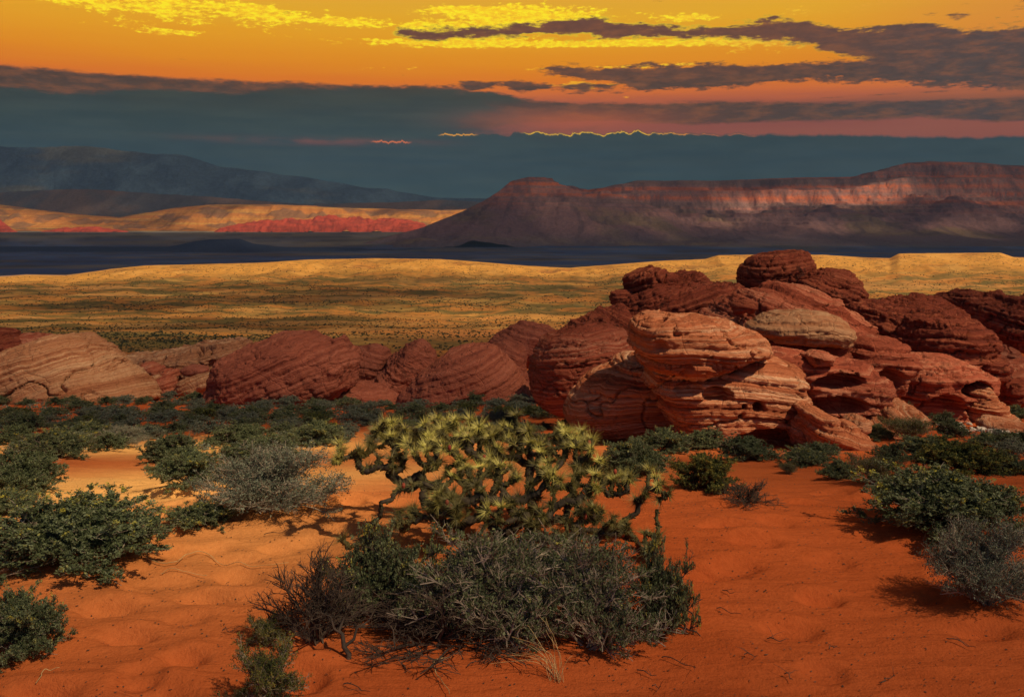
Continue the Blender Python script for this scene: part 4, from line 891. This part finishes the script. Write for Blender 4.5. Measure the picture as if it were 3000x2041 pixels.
# ------------------------------------------------------------------ cholla cactus
def build_cactus():
    rs = np.random.RandomState(5); YC = 5.05
    tips = """330 130 .45;390 110 .5;470 90 .5;560 110 .55;660 120 .5;720 95 .55;800 110 .55;900 120 .5;980 150 .4;1060 130 .5;1180 130 .45;1260 140 .4;1340 160 .35;1440 150 .35;1520 170 .25
    1600 180 .2;1640 225 .15;1560 220 .1;1480 215 .2;100 270 .2;160 285 .25;60 320 .15;215 290 .3;290 220 .4;380 190 .35;470 180 .3;560 240 .2;620 210 .25;700 250 .15;780 250 .1;825 275 .1
    580 310 .1;660 320 .1;320 350 .15;430 260 .3;900 180 .35;880 240 .3;1160 200 .3;1310 330 .1;1350 260 .25;1470 320 .1;1640 280 .1;1730 330 .2;610 450 -.1;680 480 -.1;500 480 -.05;740 470 -.05
    900 420 -.05;960 440 -.05;1030 400 0;1160 440 0;1260 470 0;1370 450 -.1;1420 480 -.1;1480 470 -.1;1640 470 -.1;1600 520 -.15;1650 590 -.2;1700 490 -.1;1840 400 0;1900 430 0;2000 480 0;2070 500 0
    2140 520 0;1880 500 -.05;480 740 -.1;530 690 -.15;620 660 -.15;750 600 -.2;800 620 -.2;820 680 -.2;840 560 -.1;960 540 -.1;1070 660 -.3;1240 640 -.2;1290 740 -.25;1340 680 -.2;1280 530 -.1;1800 760 -.2
    1870 740 -.15;1900 790 -.2;1930 800 -.2;1740 720 -.2;2040 840 -.1;920 830 -.3;1480 810 -.3;1610 660 -.2;680 560 -.1;1540 400 0;1240 250 .25;1050 220 .35;740 160 .4;540 160 .4;1400 380 .05;1100 330 .2
    240 380 .15;420 350 .15;1780 520 0;1500 560 -.15;1420 600 -.15;1150 560 -.1;700 640 -.2;1680 660 -.2;1560 740 -.25;1690 800 -.2;2000 870 -.1;1960 560 0;1780 430 .1;1000 300 .2;860 340 .1"""
    tips += ''.join(';%d %d %.2f' % (X_, Y_, d_) for X_, Y_, d_ in [(360, 160, .6), (450, 150, .6), (620, 160, .6), (700, 170, .6), (840, 170, .6), (960, 190, .5), (1020, 180, .55), (1120, 180, .55), (1220, 190, .5), (1400, 200, .45), (1460, 180, .45), (1300, 200, .5), (560, 190, .55), (760, 200, .5), (1080, 280, .4), (1180, 290, .4), (1400, 300, .3), (960, 260, .4), (500, 300, .3), (720, 310, .25), (1550, 330, .2), (1660, 360, .1), (1720, 440, .0), (820, 420, .1), (1080, 460, .0), (1330, 420, .0), (1560, 460, -.05)])
    T = [tuple(map(float, q.split())) for q in tips.replace('\n', ';').split(';') if q.strip()]
    bare = [(350, 570, .1), (345, 660, .1), (150, 850, -.1), (2070, 720, 0), (2060, 615, .05), (360, 775, 0), (430, 830, 0)]
    def P(X, Y, dy): return at('C3', X, Y, YC + dy)
    bx, by = float(P(1120, 980, 0)[0]), YC; base = np.array([bx, by, gz(bx, by) - .05])
    trunk = np.array([base, base + (P(1140, 860, 0) - base) * .5 + [.02, 0, 0], P(1140, 870, 0), P(1110, 770, -.02)])
    nodes = [list(trunk[1]), list(trunk[2]), list(trunk[3])]; N = [np.array(q) for q in nodes]
    par = {0: -1, 1: 0, 2: 1}; pathw = []; tipsegs = []
    mains = [(1290, 620, .0), (1480, 680, 0), (1850, 700, 0), (980, 640, .1), (740, 700, 0), (640, 600, .0), (600, 400, .15), (880, 450, .3), (1270, 380, .3), (1570, 420, .1), (1560, 300, .12), (1950, 560, 0), (1270, 260, .35), (400, 400, .2), (1050, 500, .2)]
    def attach(tp, green):
        A = np.array(N); d = np.linalg.norm(A - tp, axis=1) + .35 * np.maximum(0, A[:, 2] - tp[2]) + .10 * np.linalg.norm(A - np.array(N[2]), axis=1)
        i = int(np.argmin(d)); a = N[i]; ln = np.linalg.norm(tp - a); n = max(3, int(ln / .045) + 1); t = np.linspace(0, 1, n)[:, None]
        p = a + (tp - a) * t; p[:, 2] -= .16 * ln * np.sin(t[:, 0] * math.pi) ** 1.0; p[1:-1] += rs.normal(size=(n - 2, 3)) * .008
        last = i
        for k in range(1, n): N.append(p[k]); par[len(N) - 1] = last; last = len(N) - 1
        return p, last
    for q in mains: attach(P(*q), False)
    T.sort(key=lambda q: np.linalg.norm(P(*q) - N[2]))
    ends = []; endb = []
    for q in T:
        p, l = attach(P(*q), True); ends.append(l)
    for q in bare:
        p, l = attach(P(*q), True); endb.append(l)
    # every tip breaks into a star of short joints; bare stretches get side joints
    for e in list(ends):
        a = N[e]; d0 = a - N[par[e]]; d0 /= np.linalg.norm(d0)
        for k in range(rs.randint(1, 4)):
            d = d0 * .4 + rs.normal(size=3) * .8 + [0, 0, .45]; d /= np.linalg.norm(d); L = rs.uniform(.05, .095); st = e if rs.random() < .6 else par[e]
            N.append(N[st] + d * L * .5); par[len(N) - 1] = st; N.append(N[-1] + (d + rs.normal(size=3) * .2 + [0, 0, .15]) * L * .5); par[len(N) - 1] = len(N) - 2; ends.append(len(N) - 1)
    for i in rs.choice(np.arange(12, len(N)), 60):
        i = int(i); d = rs.normal(size=3) + [0, -.25, .5]; d /= np.linalg.norm(d); L = rs.uniform(.05, .10)
        N.append(N[i] + d * L * .5); par[len(N) - 1] = i; N.append(N[-1] + (d + rs.normal(size=3) * .2 + [0, 0, .2]) * L * .5); par[len(N) - 1] = len(N) - 2; ends.append(len(N) - 1)
    # radii by number of tips carried
    cnt = np.zeros(len(N))
    for e in ends + endb:
        i = e
        while i != -1: cnt[i] += 1; i = par[i]
    rad = np.minimum(.0105 * np.sqrt(1 + .10 * cnt), .026)
    young = np.zeros(len(N), bool)
    for e in ends + endb:
        i = e; k = 0
        while i != -1 and cnt[i] <= 3 and k < 5: young[i] = True; i = par[i]; k += 1
    # lumpy stem tubes segment by segment
    gp = []; bp = []
    for i in range(1, len(N)):
        a, b = N[par[i]], N[i]; n = 5; t = np.linspace(-.04, 1.04, n)[:, None]
        r = rad[i] * (1 + .13 * rs.normal(size=n)); (gp if young[i] else bp).append((a + (b - a) * t, r))
    root = empty('cholla_cactus', base)
    def part(name, V, Q, mat): return mesh_np(name, V - base, Q, mat, root, smooth=name != 'spines')
    V, Q = tubes(bp + [(trunk, [.05, .045, .042, .04])], 8); part('trunk', V, Q, M_bark)
    V, Q = tubes(gp, 8)
    # tubercles: small knobs along the young joints
    kn = []
    for i in range(1, len(N)):
        a, b = N[par[i]], N[i]; d = b - a; L = np.linalg.norm(d) + 1e-9; d /= L; s = np.cross(d, [.2, .3, .93]); s /= np.linalg.norm(s); t_ = np.cross(d, s)
        for k in range(int(10 if young[i] else 5)):
            f = rs.random(); an = rs.uniform(0, 6.28); o = s * math.cos(an) + t_ * math.sin(an); c = a + (b - a) * f + o * rad[i] * .9
            kn.append((np.array([c, c + o * .006 + d * .003, c + o * .010 + d * .006]), np.array([.006, .0045, .001])))
    V2, Q2 = tubes(kn, 4); part('stems', np.concatenate([V, V2]), np.concatenate([Q, Q2 + len(V)]), M_stem)
    # spines
    S = []; E = []; Wd = []; Ti = []
    zt = np.array(N)[:, 2]; xy = np.array(N)
    ends_set = set(ends)
    for i in range(1, len(N)):
        a, b = N[par[i]], N[i]; d = b - a; d = d / (np.linalg.norm(d) + 1e-9); tip = i in ends_set
        m = 84 if tip else (14 if young[i] else 10); ls = (.060 if tip else .028) if young[i] else .018
        dirs = rs.normal(size=(m, 3)); dirs -= (dirs @ d)[:, None] * d[None] * .75
        if tip: dirs += d * .55
        dirs /= np.linalg.norm(dirs, axis=1)[:, None]; f = (rs.uniform(.7, 1., m) if tip else rs.random(m))[:, None]
        c = a + (b - a) * f; c = c + (dirs - (dirs @ d)[:, None] * d) * rad[i] * .85
        ln = (ls * rs.uniform(.65, 1.12) * rs.uniform(.45, 1.45, m))[:, None]; S.append(c); E.append(c + dirs * ln); Wd.append(np.full(m, .0012 if young[i] else .0007))
        nb = np.hypot(xy[:, 0] - b[0], (xy[:, 1] - b[1]) * .6) < .16; lit_top = 1. if b[2] > np.percentile(zt[nb], 78) else 0.
        Ti.append(np.clip((.30 if tip else .12) + (.42 if tip else .15) * lit_top + rs.normal() * .14 + rs.normal(size=m) * .07, 0, 1))  # topmost spines tinted lighter, sunlight painted into their tint
    S = np.concatenate(S); E = np.concatenate(E); Wd = np.concatenate(Wd)[:, None]; dd = E - S; s1 = np.cross(dd, [.3, .5, .8]); s1 /= np.linalg.norm(s1, axis=1)[:, None]
    s2 = np.cross(dd, s1); s2 /= np.linalg.norm(s2, axis=1)[:, None]
    Vt = np.stack([S + s1 * Wd, S - .5 * s1 * Wd + .87 * s2 * Wd, S - .5 * s1 * Wd - .87 * s2 * Wd, E], 1).reshape(-1, 3); b4 = np.arange(len(S))[:, None] * 4
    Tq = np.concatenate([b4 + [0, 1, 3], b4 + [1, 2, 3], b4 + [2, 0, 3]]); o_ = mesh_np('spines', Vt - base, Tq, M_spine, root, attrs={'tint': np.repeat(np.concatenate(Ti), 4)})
    for (X, Y, dy) in [(490, 470, -.1), (760, 575, -.24), (785, 600, -.24), (1665, 460, -.14), (1615, 660, -.24), (1640, 205, .1), (990, 295, .1), (1800, 385, 0), (1850, 770, -.2), (775, 235, .08), (105, 250, .2)]:
        c = P(X, Y, dy); q = [(np.array([c + [0, 0, -.012], c, c + [0, 0, .012], c + [0, 0, .020]]) + 0, np.array([.005, .011, .010, .003]))]
        V, Q = tubes(q, 7); part('flower_bud', V, Q, M_bud)
    tag(root, 'large spreading cholla cactus with golden spines in the centre of the sand', 'cactus')
build_cactus()

# ------------------------------------------------------------------ things lying on the sand
def lay(name, pts, r0, r1, mat, label, cat, group=None, lift=.012, side=None, fr='D', hook=0.):
    rs = random.Random(len(pts) * 7 + int(pts[0][0])); W = []
    H = [hit(fr, *p[:2]) for p in pts]; n = len(H)
    for i in range(n - 1):
        for t in np.linspace(0, 1, 7)[:-1]:
            x = H[i][0] * (1 - t) + H[i + 1][0] * t; y = H[i][1] * (1 - t) + H[i + 1][1] * t; W.append([x + rs.gauss(0, .004), y + rs.gauss(0, .004)])
    W.append([H[-1][0], H[-1][1]]); W = np.array(W)
    if len(W) > 10: k = np.array([1, 2, 3, 2, 1]) / 9; W[2:-2, 0] = np.convolve(W[:, 0], k, 'valid'); W[2:-2, 1] = np.convolve(W[:, 1], k, 'valid')
    Z = np.array([gz(a, b) for a, b in W]) + lift + .012 * np.abs(np.sin(np.linspace(0, 5, len(W)))); Pp = np.column_stack([W, Z])
    paths = [(Pp, np.linspace(r0, r1, len(Pp)))]
    if side:
        for k in range(side):
            i = rs.randrange(2, len(Pp) - 1); d = np.array([rs.gauss(0, 1), rs.gauss(0, 1), .35]); d /= np.linalg.norm(d); L = rs.uniform(.03, .09)
            paths.append((np.array([Pp[i], Pp[i] + d * L * .5 + [0, 0, .004], Pp[i] + d * L]), np.array([r1, r1 * .8, r1 * .4])))
    paths = [(a_, np.asarray(r_) * .55) for a_, r_ in paths]; V, Q = tubes(paths, 5); b = Pp[0]; o = mesh_np(name, V - b, Q, mat, smooth=True, loc=b); return tag(o, label, cat, group)
lay('dry_stalk', [(325, 1290), (345, 1302), (375, 1308), (400, 1303), (412, 1288), (430, 1273), (455, 1268), (490, 1280), (530, 1293), (575, 1298), (620, 1297), (655, 1288)], .005, .0025, M_straw, 'long straw coloured stalk curving over the sand right of the broad saltbush', 'stalk')
lay('dry_stalk', [(365, 1318), (385, 1313), (420, 1312), (470, 1317)], .004, .002, M_straw, 'short straw coloured stalk just below the long curved one', 'stalk')
lay('dry_stalk', [(1020, 1498), (988, 1512), (985, 1530), (1000, 1552), (1020, 1590)], .0045, .003, M_straw, 'pale curved stalk on the dark red sand at the bottom centre', 'stalk')
lay('dry_stalk', [(85, 1556), (108, 1546), (135, 1543)], .0045, .002, M_straw, 'short pale stalk on the sand in the bottom left corner area', 'stalk')
G = 'dark dry twigs on the sand'
for pts, sd in [([(700, 1190), (715, 1178), (722, 1168)], 4), ([(600, 1225), (630, 1222), (660, 1218)], 3), ([(1622, 1388), (1650, 1400), (1682, 1412)], 0), ([(1740, 1460), (1760, 1468), (1790, 1466)], 3),
                ([(2150, 1462), (2185, 1470), (2215, 1480)], 2), ([(1780, 1540), (1790, 1548), (1800, 1558)], 3), ([(1560, 1290), (1575, 1270)], 5), ([(1640, 1345), (1665, 1352)], 3), ([(505, 1440), (530, 1446)], 3),
                ([(1480, 1560), (1500, 1568)], 3), ([(1880, 1480), (1900, 1476)], 1), ([(630, 1330), (650, 1335)], 2), ([(1690, 1500), (1720, 1510)], 3), ([(2000, 1560), (2030, 1548)], 3), ([(640, 1205), (700, 1186)], 2),
                ([(780, 1570), (840, 1590)], 3), ([(1450, 1530), (1490, 1545)], 2), ([(1500, 1500), (1545, 1515), (1580, 1528)], 3), ([(900, 1480), (960, 1500)], 4), ([(1060, 1520), (1110, 1512)], 4)]:
    lay('dry_twig', pts, .0045, .002, M_twigd, 'thin dark dry twig lying on the red sand', 'twig', G, side=sd)
# bundle of dry straw stems in front of the cactus
def straw_bundle():
    x, y, z = hit('D', 1265, 1545); b = np.array([x, y, gz(x, y)]); rs = np.random.RandomState(9); ps = []
    for k in range(20):
        az = rs.uniform(2.0, 4.0); L = rs.uniform(.14, .36); d = np.array([rs.normal(-.45, .35), rs.normal(.1, .3), 1.]); d /= np.linalg.norm(d)
        t = np.linspace(0, 1, 9)[:, None]; cur = np.array([rs.normal(-.1, .3), rs.normal(.1, .25), -rs.uniform(.2, .6)])
        ps.append((np.array([rs.normal() * .02, rs.normal() * .02, 0]) + d * L * t + cur * L * t ** 2 + np.sin(t * rs.uniform(2, 6)) * .01, np.linspace(.0013, .0007, 9)))
    V, Q = tubes(ps, 4); o = mesh_np('dry_grass', V, Q, M_straw, loc=b); tag(o, 'bundle of dry straw stems standing on the sand in front of the saltbush', 'dry grass')
straw_bundle()
x, y, z = hit('D', 790, 1500); s = .4406 / F * y
tr = crooked([(0, 0, -.03), (.004, .0, .02), (-.02, .01, .045), (-.03, .03, .09), (-.05, .05, .10), (-.03, .07, .15)], .014, .006)
tr2 = crooked([(-.02, .01, .045), (.02, .03, .07), (.03, .05, .11), (.08, .08, .13), (.10, .1, .17)], .008, .003); tr3 = crooked([(-.03, .03, .09), (-.07, .04, .11), (-.09, .07, .15), (-.14, .09, .16)], .006, .003)
V, Q = tubes([tr, tr2, tr3], 7); o = mesh_np('dead_stump', V, Q, M_twigd, smooth=True, loc=(x, y, gz(x, y))); tag(o, 'crooked black woody stem rising from the sand under the bare twig bush', 'stem')

# tiny plant litter on the sand
def litter():
    rs = np.random.RandomState(3); n = 7000; Y = rs.uniform(3.3, 9.5, n) ** 1.0; X = rs.uniform(-.62, .62, n) * Y; Z = ground_z(X, Y) + .003
    C = np.stack([X, Y, Z], -1); V, Q, t = leaf_quads(C, rs.random(n), .015, 5, .3); V[:, 2] = np.repeat(Z, 4) + np.abs(V[:, 2] - np.repeat(Z, 4)) * .4
    o = mesh_np('plant_litter', V, Q, M_twigd); tag(o, 'scattered dark bits of plant litter on the red sand', 'litter', kind='stuff')
litter()
# scrub dots on the plain
def far_scrub():
    rs = np.random.RandomState(8); n = 52000; Y = 85 * (790 / 85.) ** (rs.random(n) ** .75); U = rs.uniform(-.66, .66, n); X = U * Y
    den = fbm(P3(X * .02, Y * .03), 3, 91); k = rs.random(n) < np.clip(.45 + den * 1.8, .08, 1); X, Y = X[k], Y[k]; n = len(X); Z = ground_z(X, Y)
    r = rs.uniform(.13, .46, n) * np.where(Y < 170, .8, 1) * (1 + .4 * (Y > 400)); m = 14
    dr = rs.normal(size=(n, m, 3)); dr /= np.linalg.norm(dr, axis=2)[:, :, None]; dr[:, :, 2] = np.abs(dr[:, :, 2])
    C = (np.stack([X, Y, Z], -1)[:, None] + dr * (r[:, None, None] * rs.uniform(.3, .8, (n, m, 1))) * [1, 1, .8]).reshape(-1, 3)
    V, Q, t = leaf_quads(C, np.repeat(rs.random(n), m), 1., 12, .4)
    V = np.repeat(C, 4, 0) + (V - np.repeat(C, 4, 0)) * np.repeat(r, m * 4)[:, None] * .8
    o = mesh_np('scrub', V, Q, M_far, attrs={'tint': t}); tag(o, 'countless small dark desert shrubs dotting the golden plain', 'scrub', kind='stuff')
far_scrub()

# low tufts between the shrubs of the field
def undergrowth():
    rs = np.random.RandomState(18); Cc = []; Tt = []; n = 0
    while n < 800:
        X = rs.uniform(-60, 1330); Y = 903 + 120 * rs.random() ** 1.2
        if Y > 962 and X > 740 or any(abs(X - g[0]) < g[2] and abs(Y - g[1]) < g[3] + 3 for g in GAPS): continue
        if Y > 985 and rs.random() < .7: continue
        x, y, z = hit('D', X, Y); r = rs.uniform(.10, .30); m = 60; n += 1
        d = rs.normal(size=(m, 3)); d /= np.linalg.norm(d, axis=1)[:, None]; d[:, 2] = abs(d[:, 2])
        Cc.append(np.array([x, y, gz(x, y)]) + d * r * rs.uniform(.5, 1, (m, 1)) * [1, 1, .7]); Tt.append(np.clip(rs.random() * .8 + rs.normal(size=m) * .1, 0, 1))
    V, Q, t = leaf_quads(np.concatenate(Cc), np.concatenate(Tt), .07, 19, .35)
    o = mesh_np('undergrowth', V, Q, M_leafg, attrs={'tint': t}); tag(o, 'low grey green tufts between the shrubs of the bush field', 'undergrowth', kind='stuff')
undergrowth()

# ------------------------------------------------------------------ added clouds out of view, shaped so their shade and gaps fall where wanted
def cloud_mat(name):
    m, t, b = newmat(name); b.inputs['Base Color'].default_value = (.45, .43, .42, 1); b.inputs['Roughness'].default_value = 1; b.inputs['Specular IOR Level'].default_value = 0
    tr = t.new('ShaderNodeBsdfTransparent'); mx = t.new('ShaderNodeMixShader'); a = t.attr('cover')
    t.put(mx.inputs[0], a); t.l.new(tr.outputs[0], mx.inputs[1]); t.l.new(b.outputs[0], mx.inputs[2]); t.l.new(mx.outputs[0], t.n['Material Output'].inputs[0]); return m
M_shade_cloud = cloud_mat('shade_cloud')
def cloud(x0, x1, y0, y1, step, H, thick, shade, label):
    """shade(tx, ty) is the fraction of sun taken away at the ground spot under the sun's ray"""
    xs = np.arange(x0, x1 + step, step); ys = np.arange(y0, y1 + step, step); TX, TY = np.meshgrid(xs, ys)
    sh = np.clip(shade(TX, TY), 0, .998); al = 1 - np.sqrt(1 - sh); z0 = ground_z(TX.ravel(), TY.ravel(), False).reshape(TX.shape); z0 = np.maximum(z0, -60)
    z0 = np.where(TY > 2600, 40., z0)
    bul = .35 + .65 * (fbm(P3(TX / (step * 14), TY / (step * 14)), 4, 201) * .5 + .5)
    top = H + thick * bul * (sh ** .5); bot = H - thick * .25 * bul * (sh ** .5); n, m = TX.shape
    i = np.arange(n - 1)[:, None] * m; j = np.arange(m - 1)[None, :]; Q = np.stack([i + j, i + j + 1, i + m + j + 1, i + m + j], -1).reshape(-1, 4)
    ok = (sh.ravel()[Q] > .01).any(1); Q = Q[ok]; N = n * m
    V = np.concatenate([np.stack([TX + SUN.x / SUN.z * (h - z0), TY + SUN.y / SUN.z * (h - z0), h], -1).reshape(-1, 3) for h in (top, bot)])
    o = mesh_np('cloud', V, np.concatenate([Q, Q[:, ::-1] + N]), M_shade_cloud, attrs={'cover': np.concatenate([al.ravel(), al.ravel()])}, smooth=True)
    return tag(o, label, 'cloud', kind='stuff')
def UV(fr, X, Y, d): return (px(fr, X, Y)[0] - 512) / F * d, d
def near_shade(x, y):
    D = np.maximum(y, .2); u = x / np.maximum(y, 3)
    s = .72 + .10 * fbm(P3(x * .2, y * .2), 3, 211)
    s = s - .04 * sstep(y, 30, 38) + .17 * (1 - sstep(y, 3.7, 5.6))                                       # nearest sand in deepest shade, rocks further back in slightly less
    open_ = gau(x, y, -3.6, 8.6, 2.8, 4.0) * 1.4 + gau(x, y, -8, 20, 8, 5) * .9 + .5 * gau(x, y, -1, 11, 3, 3) + gau(x, y, 1.2, 21, 5.2, 4.2) * 1.1 + gau(x, y, 5.2, 27, 3.2, 3) + 1.0 * gau(x, y, .3, 5.4, 2.2, 1.3) \
        + 1.3 * gau(x, y, 6.2, 19.5, 2.6, 2.5) + 1.2 * gau(x, y, 15.5, 32, 4, 3.5) + 1.0 * gau(x, y, 9, 28, 3.4, 2.6) + .55 * gau(x, y, -27, 53, 6, 5) + .4 * gau(x, y, -6, 49, 16, 6) + .45 * gau(x, y, 14, 42, 9, 5) + .7 * gau(x, y, 11.5, 37, 4.5, 2.5) + .3 * gau(x, y, -1.5, 5.0, 1.5, 1.2) + .4 * gau(x, y, 2.6, 5, 2, 1.5)
    s = s * (1 - np.clip(open_, 0, 1))
    s = s * (1 - sstep(y, 185, 240)) * (1 - sstep(np.abs(x), 110, 150)) * sstep(y, -30, -8)
    return s
cloud(-160, 160, -40, 250, 1.6, 620., 26., near_shade, 'added broken grey cloud, out of view overhead, that shades the sand and rocks')
def mid_shade(x, y):
    n = fbm(P3(x * .006, y * .010), 4, 231); s = .30 + .55 * sstep(n, -.25, .25)
    s = s * (1 - .85 * sstep(y, 560, 720)); u = x / np.maximum(y, 50)
    s = s * (1 - .8 * np.clip(gau(u, y, .30, 560, .14, 180) + gau(u, y, -.05, 330, .12, 60) + gau(u, y, .42, 640, .2, 150), 0, 1))
    return s * sstep(y, 190, 245) * (1 - sstep(y, 800, 850)) * (1 - sstep(np.abs(x), 620, 690))
cloud(-700, 700, 180, 860, 8., 620., 30., mid_shade, 'added ragged cloud sheet, out of view overhead, that dapples the golden plain')
def far_shade(x, y):
    u = x / np.maximum(y, 100); n = fbm(P3(x * .0011, y * .0016), 4, 221); n2 = fbm(P3(x * .004, y * .003), 4, 223)
    s = (.93 - .06 * sstep(y, 2500, 4500)) * sstep(y, 870, 960)
    gl = lambda X, Y0, ru, ry, a: a * np.exp(-((u - (X * .4406 - 512) / F) / ru) ** 2 - ((y - Y0) / ry) ** 2)
    o = .12 * sstep(n2, -.1, .25) + gl(700, 3650, .17, 260, 1.4) * sstep(n2, -.35, .05) + gl(990, 3700, .06, 260, 1.2) + gl(60, 3650, .07, 220, 1.) + gl(230, 3330, .20, 90, 1.) + gl(730, 3350, .16, 90, 1.2)
    o = o + gl(1700, 3280, .045, 75, 1.2) + gl(1920, 3280, .05, 75, 1.2) + gl(1310, 3200, .03, 120, .4) + gl(1640, 2950, .05, 90, .35) + gl(2200, 3250, .10, 120, .16) + gl(1500, 3200, .08, 100, .14)
    o = o + gl(1250, 2800, .4, 500, .10) * sstep(n, -.1, .3) + gl(2100, 2750, .3, 120, .22) * sstep(n2, 0, .3) + gl(350, 4700, .5, 900, .10) * sstep(n, 0, .3)
    s = s * (1 - np.clip(o, 0, 1)) ** 1.
    return s * (1 - sstep(y, 6800, 7600)) * (1 - sstep(np.abs(x), 5200, 5900))
cloud(-6000, 6000, 830, 7700, 30., 1800., 260., far_shade, 'added wide dark cloud bank, out of view, that shades the valley and the far mountains')

# ------------------------------------------------------------------ haze over the valley
def haze():
    x0, x1, y0, y1, z0, z1 = -7500, 7500, -200, 6900, -80, 520
    V = [(x, y, z) for z in (z0, z1) for y in (y0, y1) for x in (x0, x1)]
    m = bpy.data.materials.new('valley_haze'); m.use_nodes = True; t = NT(m.node_tree); t.n.clear()
    v = t.new('ShaderNodeVolumePrincipled'); v.inputs['Color'].default_value = (.30, .52, 1.0, 1); v.inputs['Density'].default_value = 8.5e-5; v.inputs['Anisotropy'].default_value = .0
    o = t.new('ShaderNodeOutputMaterial'); t.l.new(v.outputs[0], o.inputs['Volume'])
    Fq = [(0, 2, 3, 1), (4, 5, 7, 6), (0, 1, 5, 4), (2, 6, 7, 3), (0, 4, 6, 2), (1, 3, 7, 5)]
    ob = mesh_np('haze', V, Fq, m); tag(ob, 'thin bluish haze over the whole valley', 'haze', kind='stuff')
HAZE = True
if HAZE: haze()
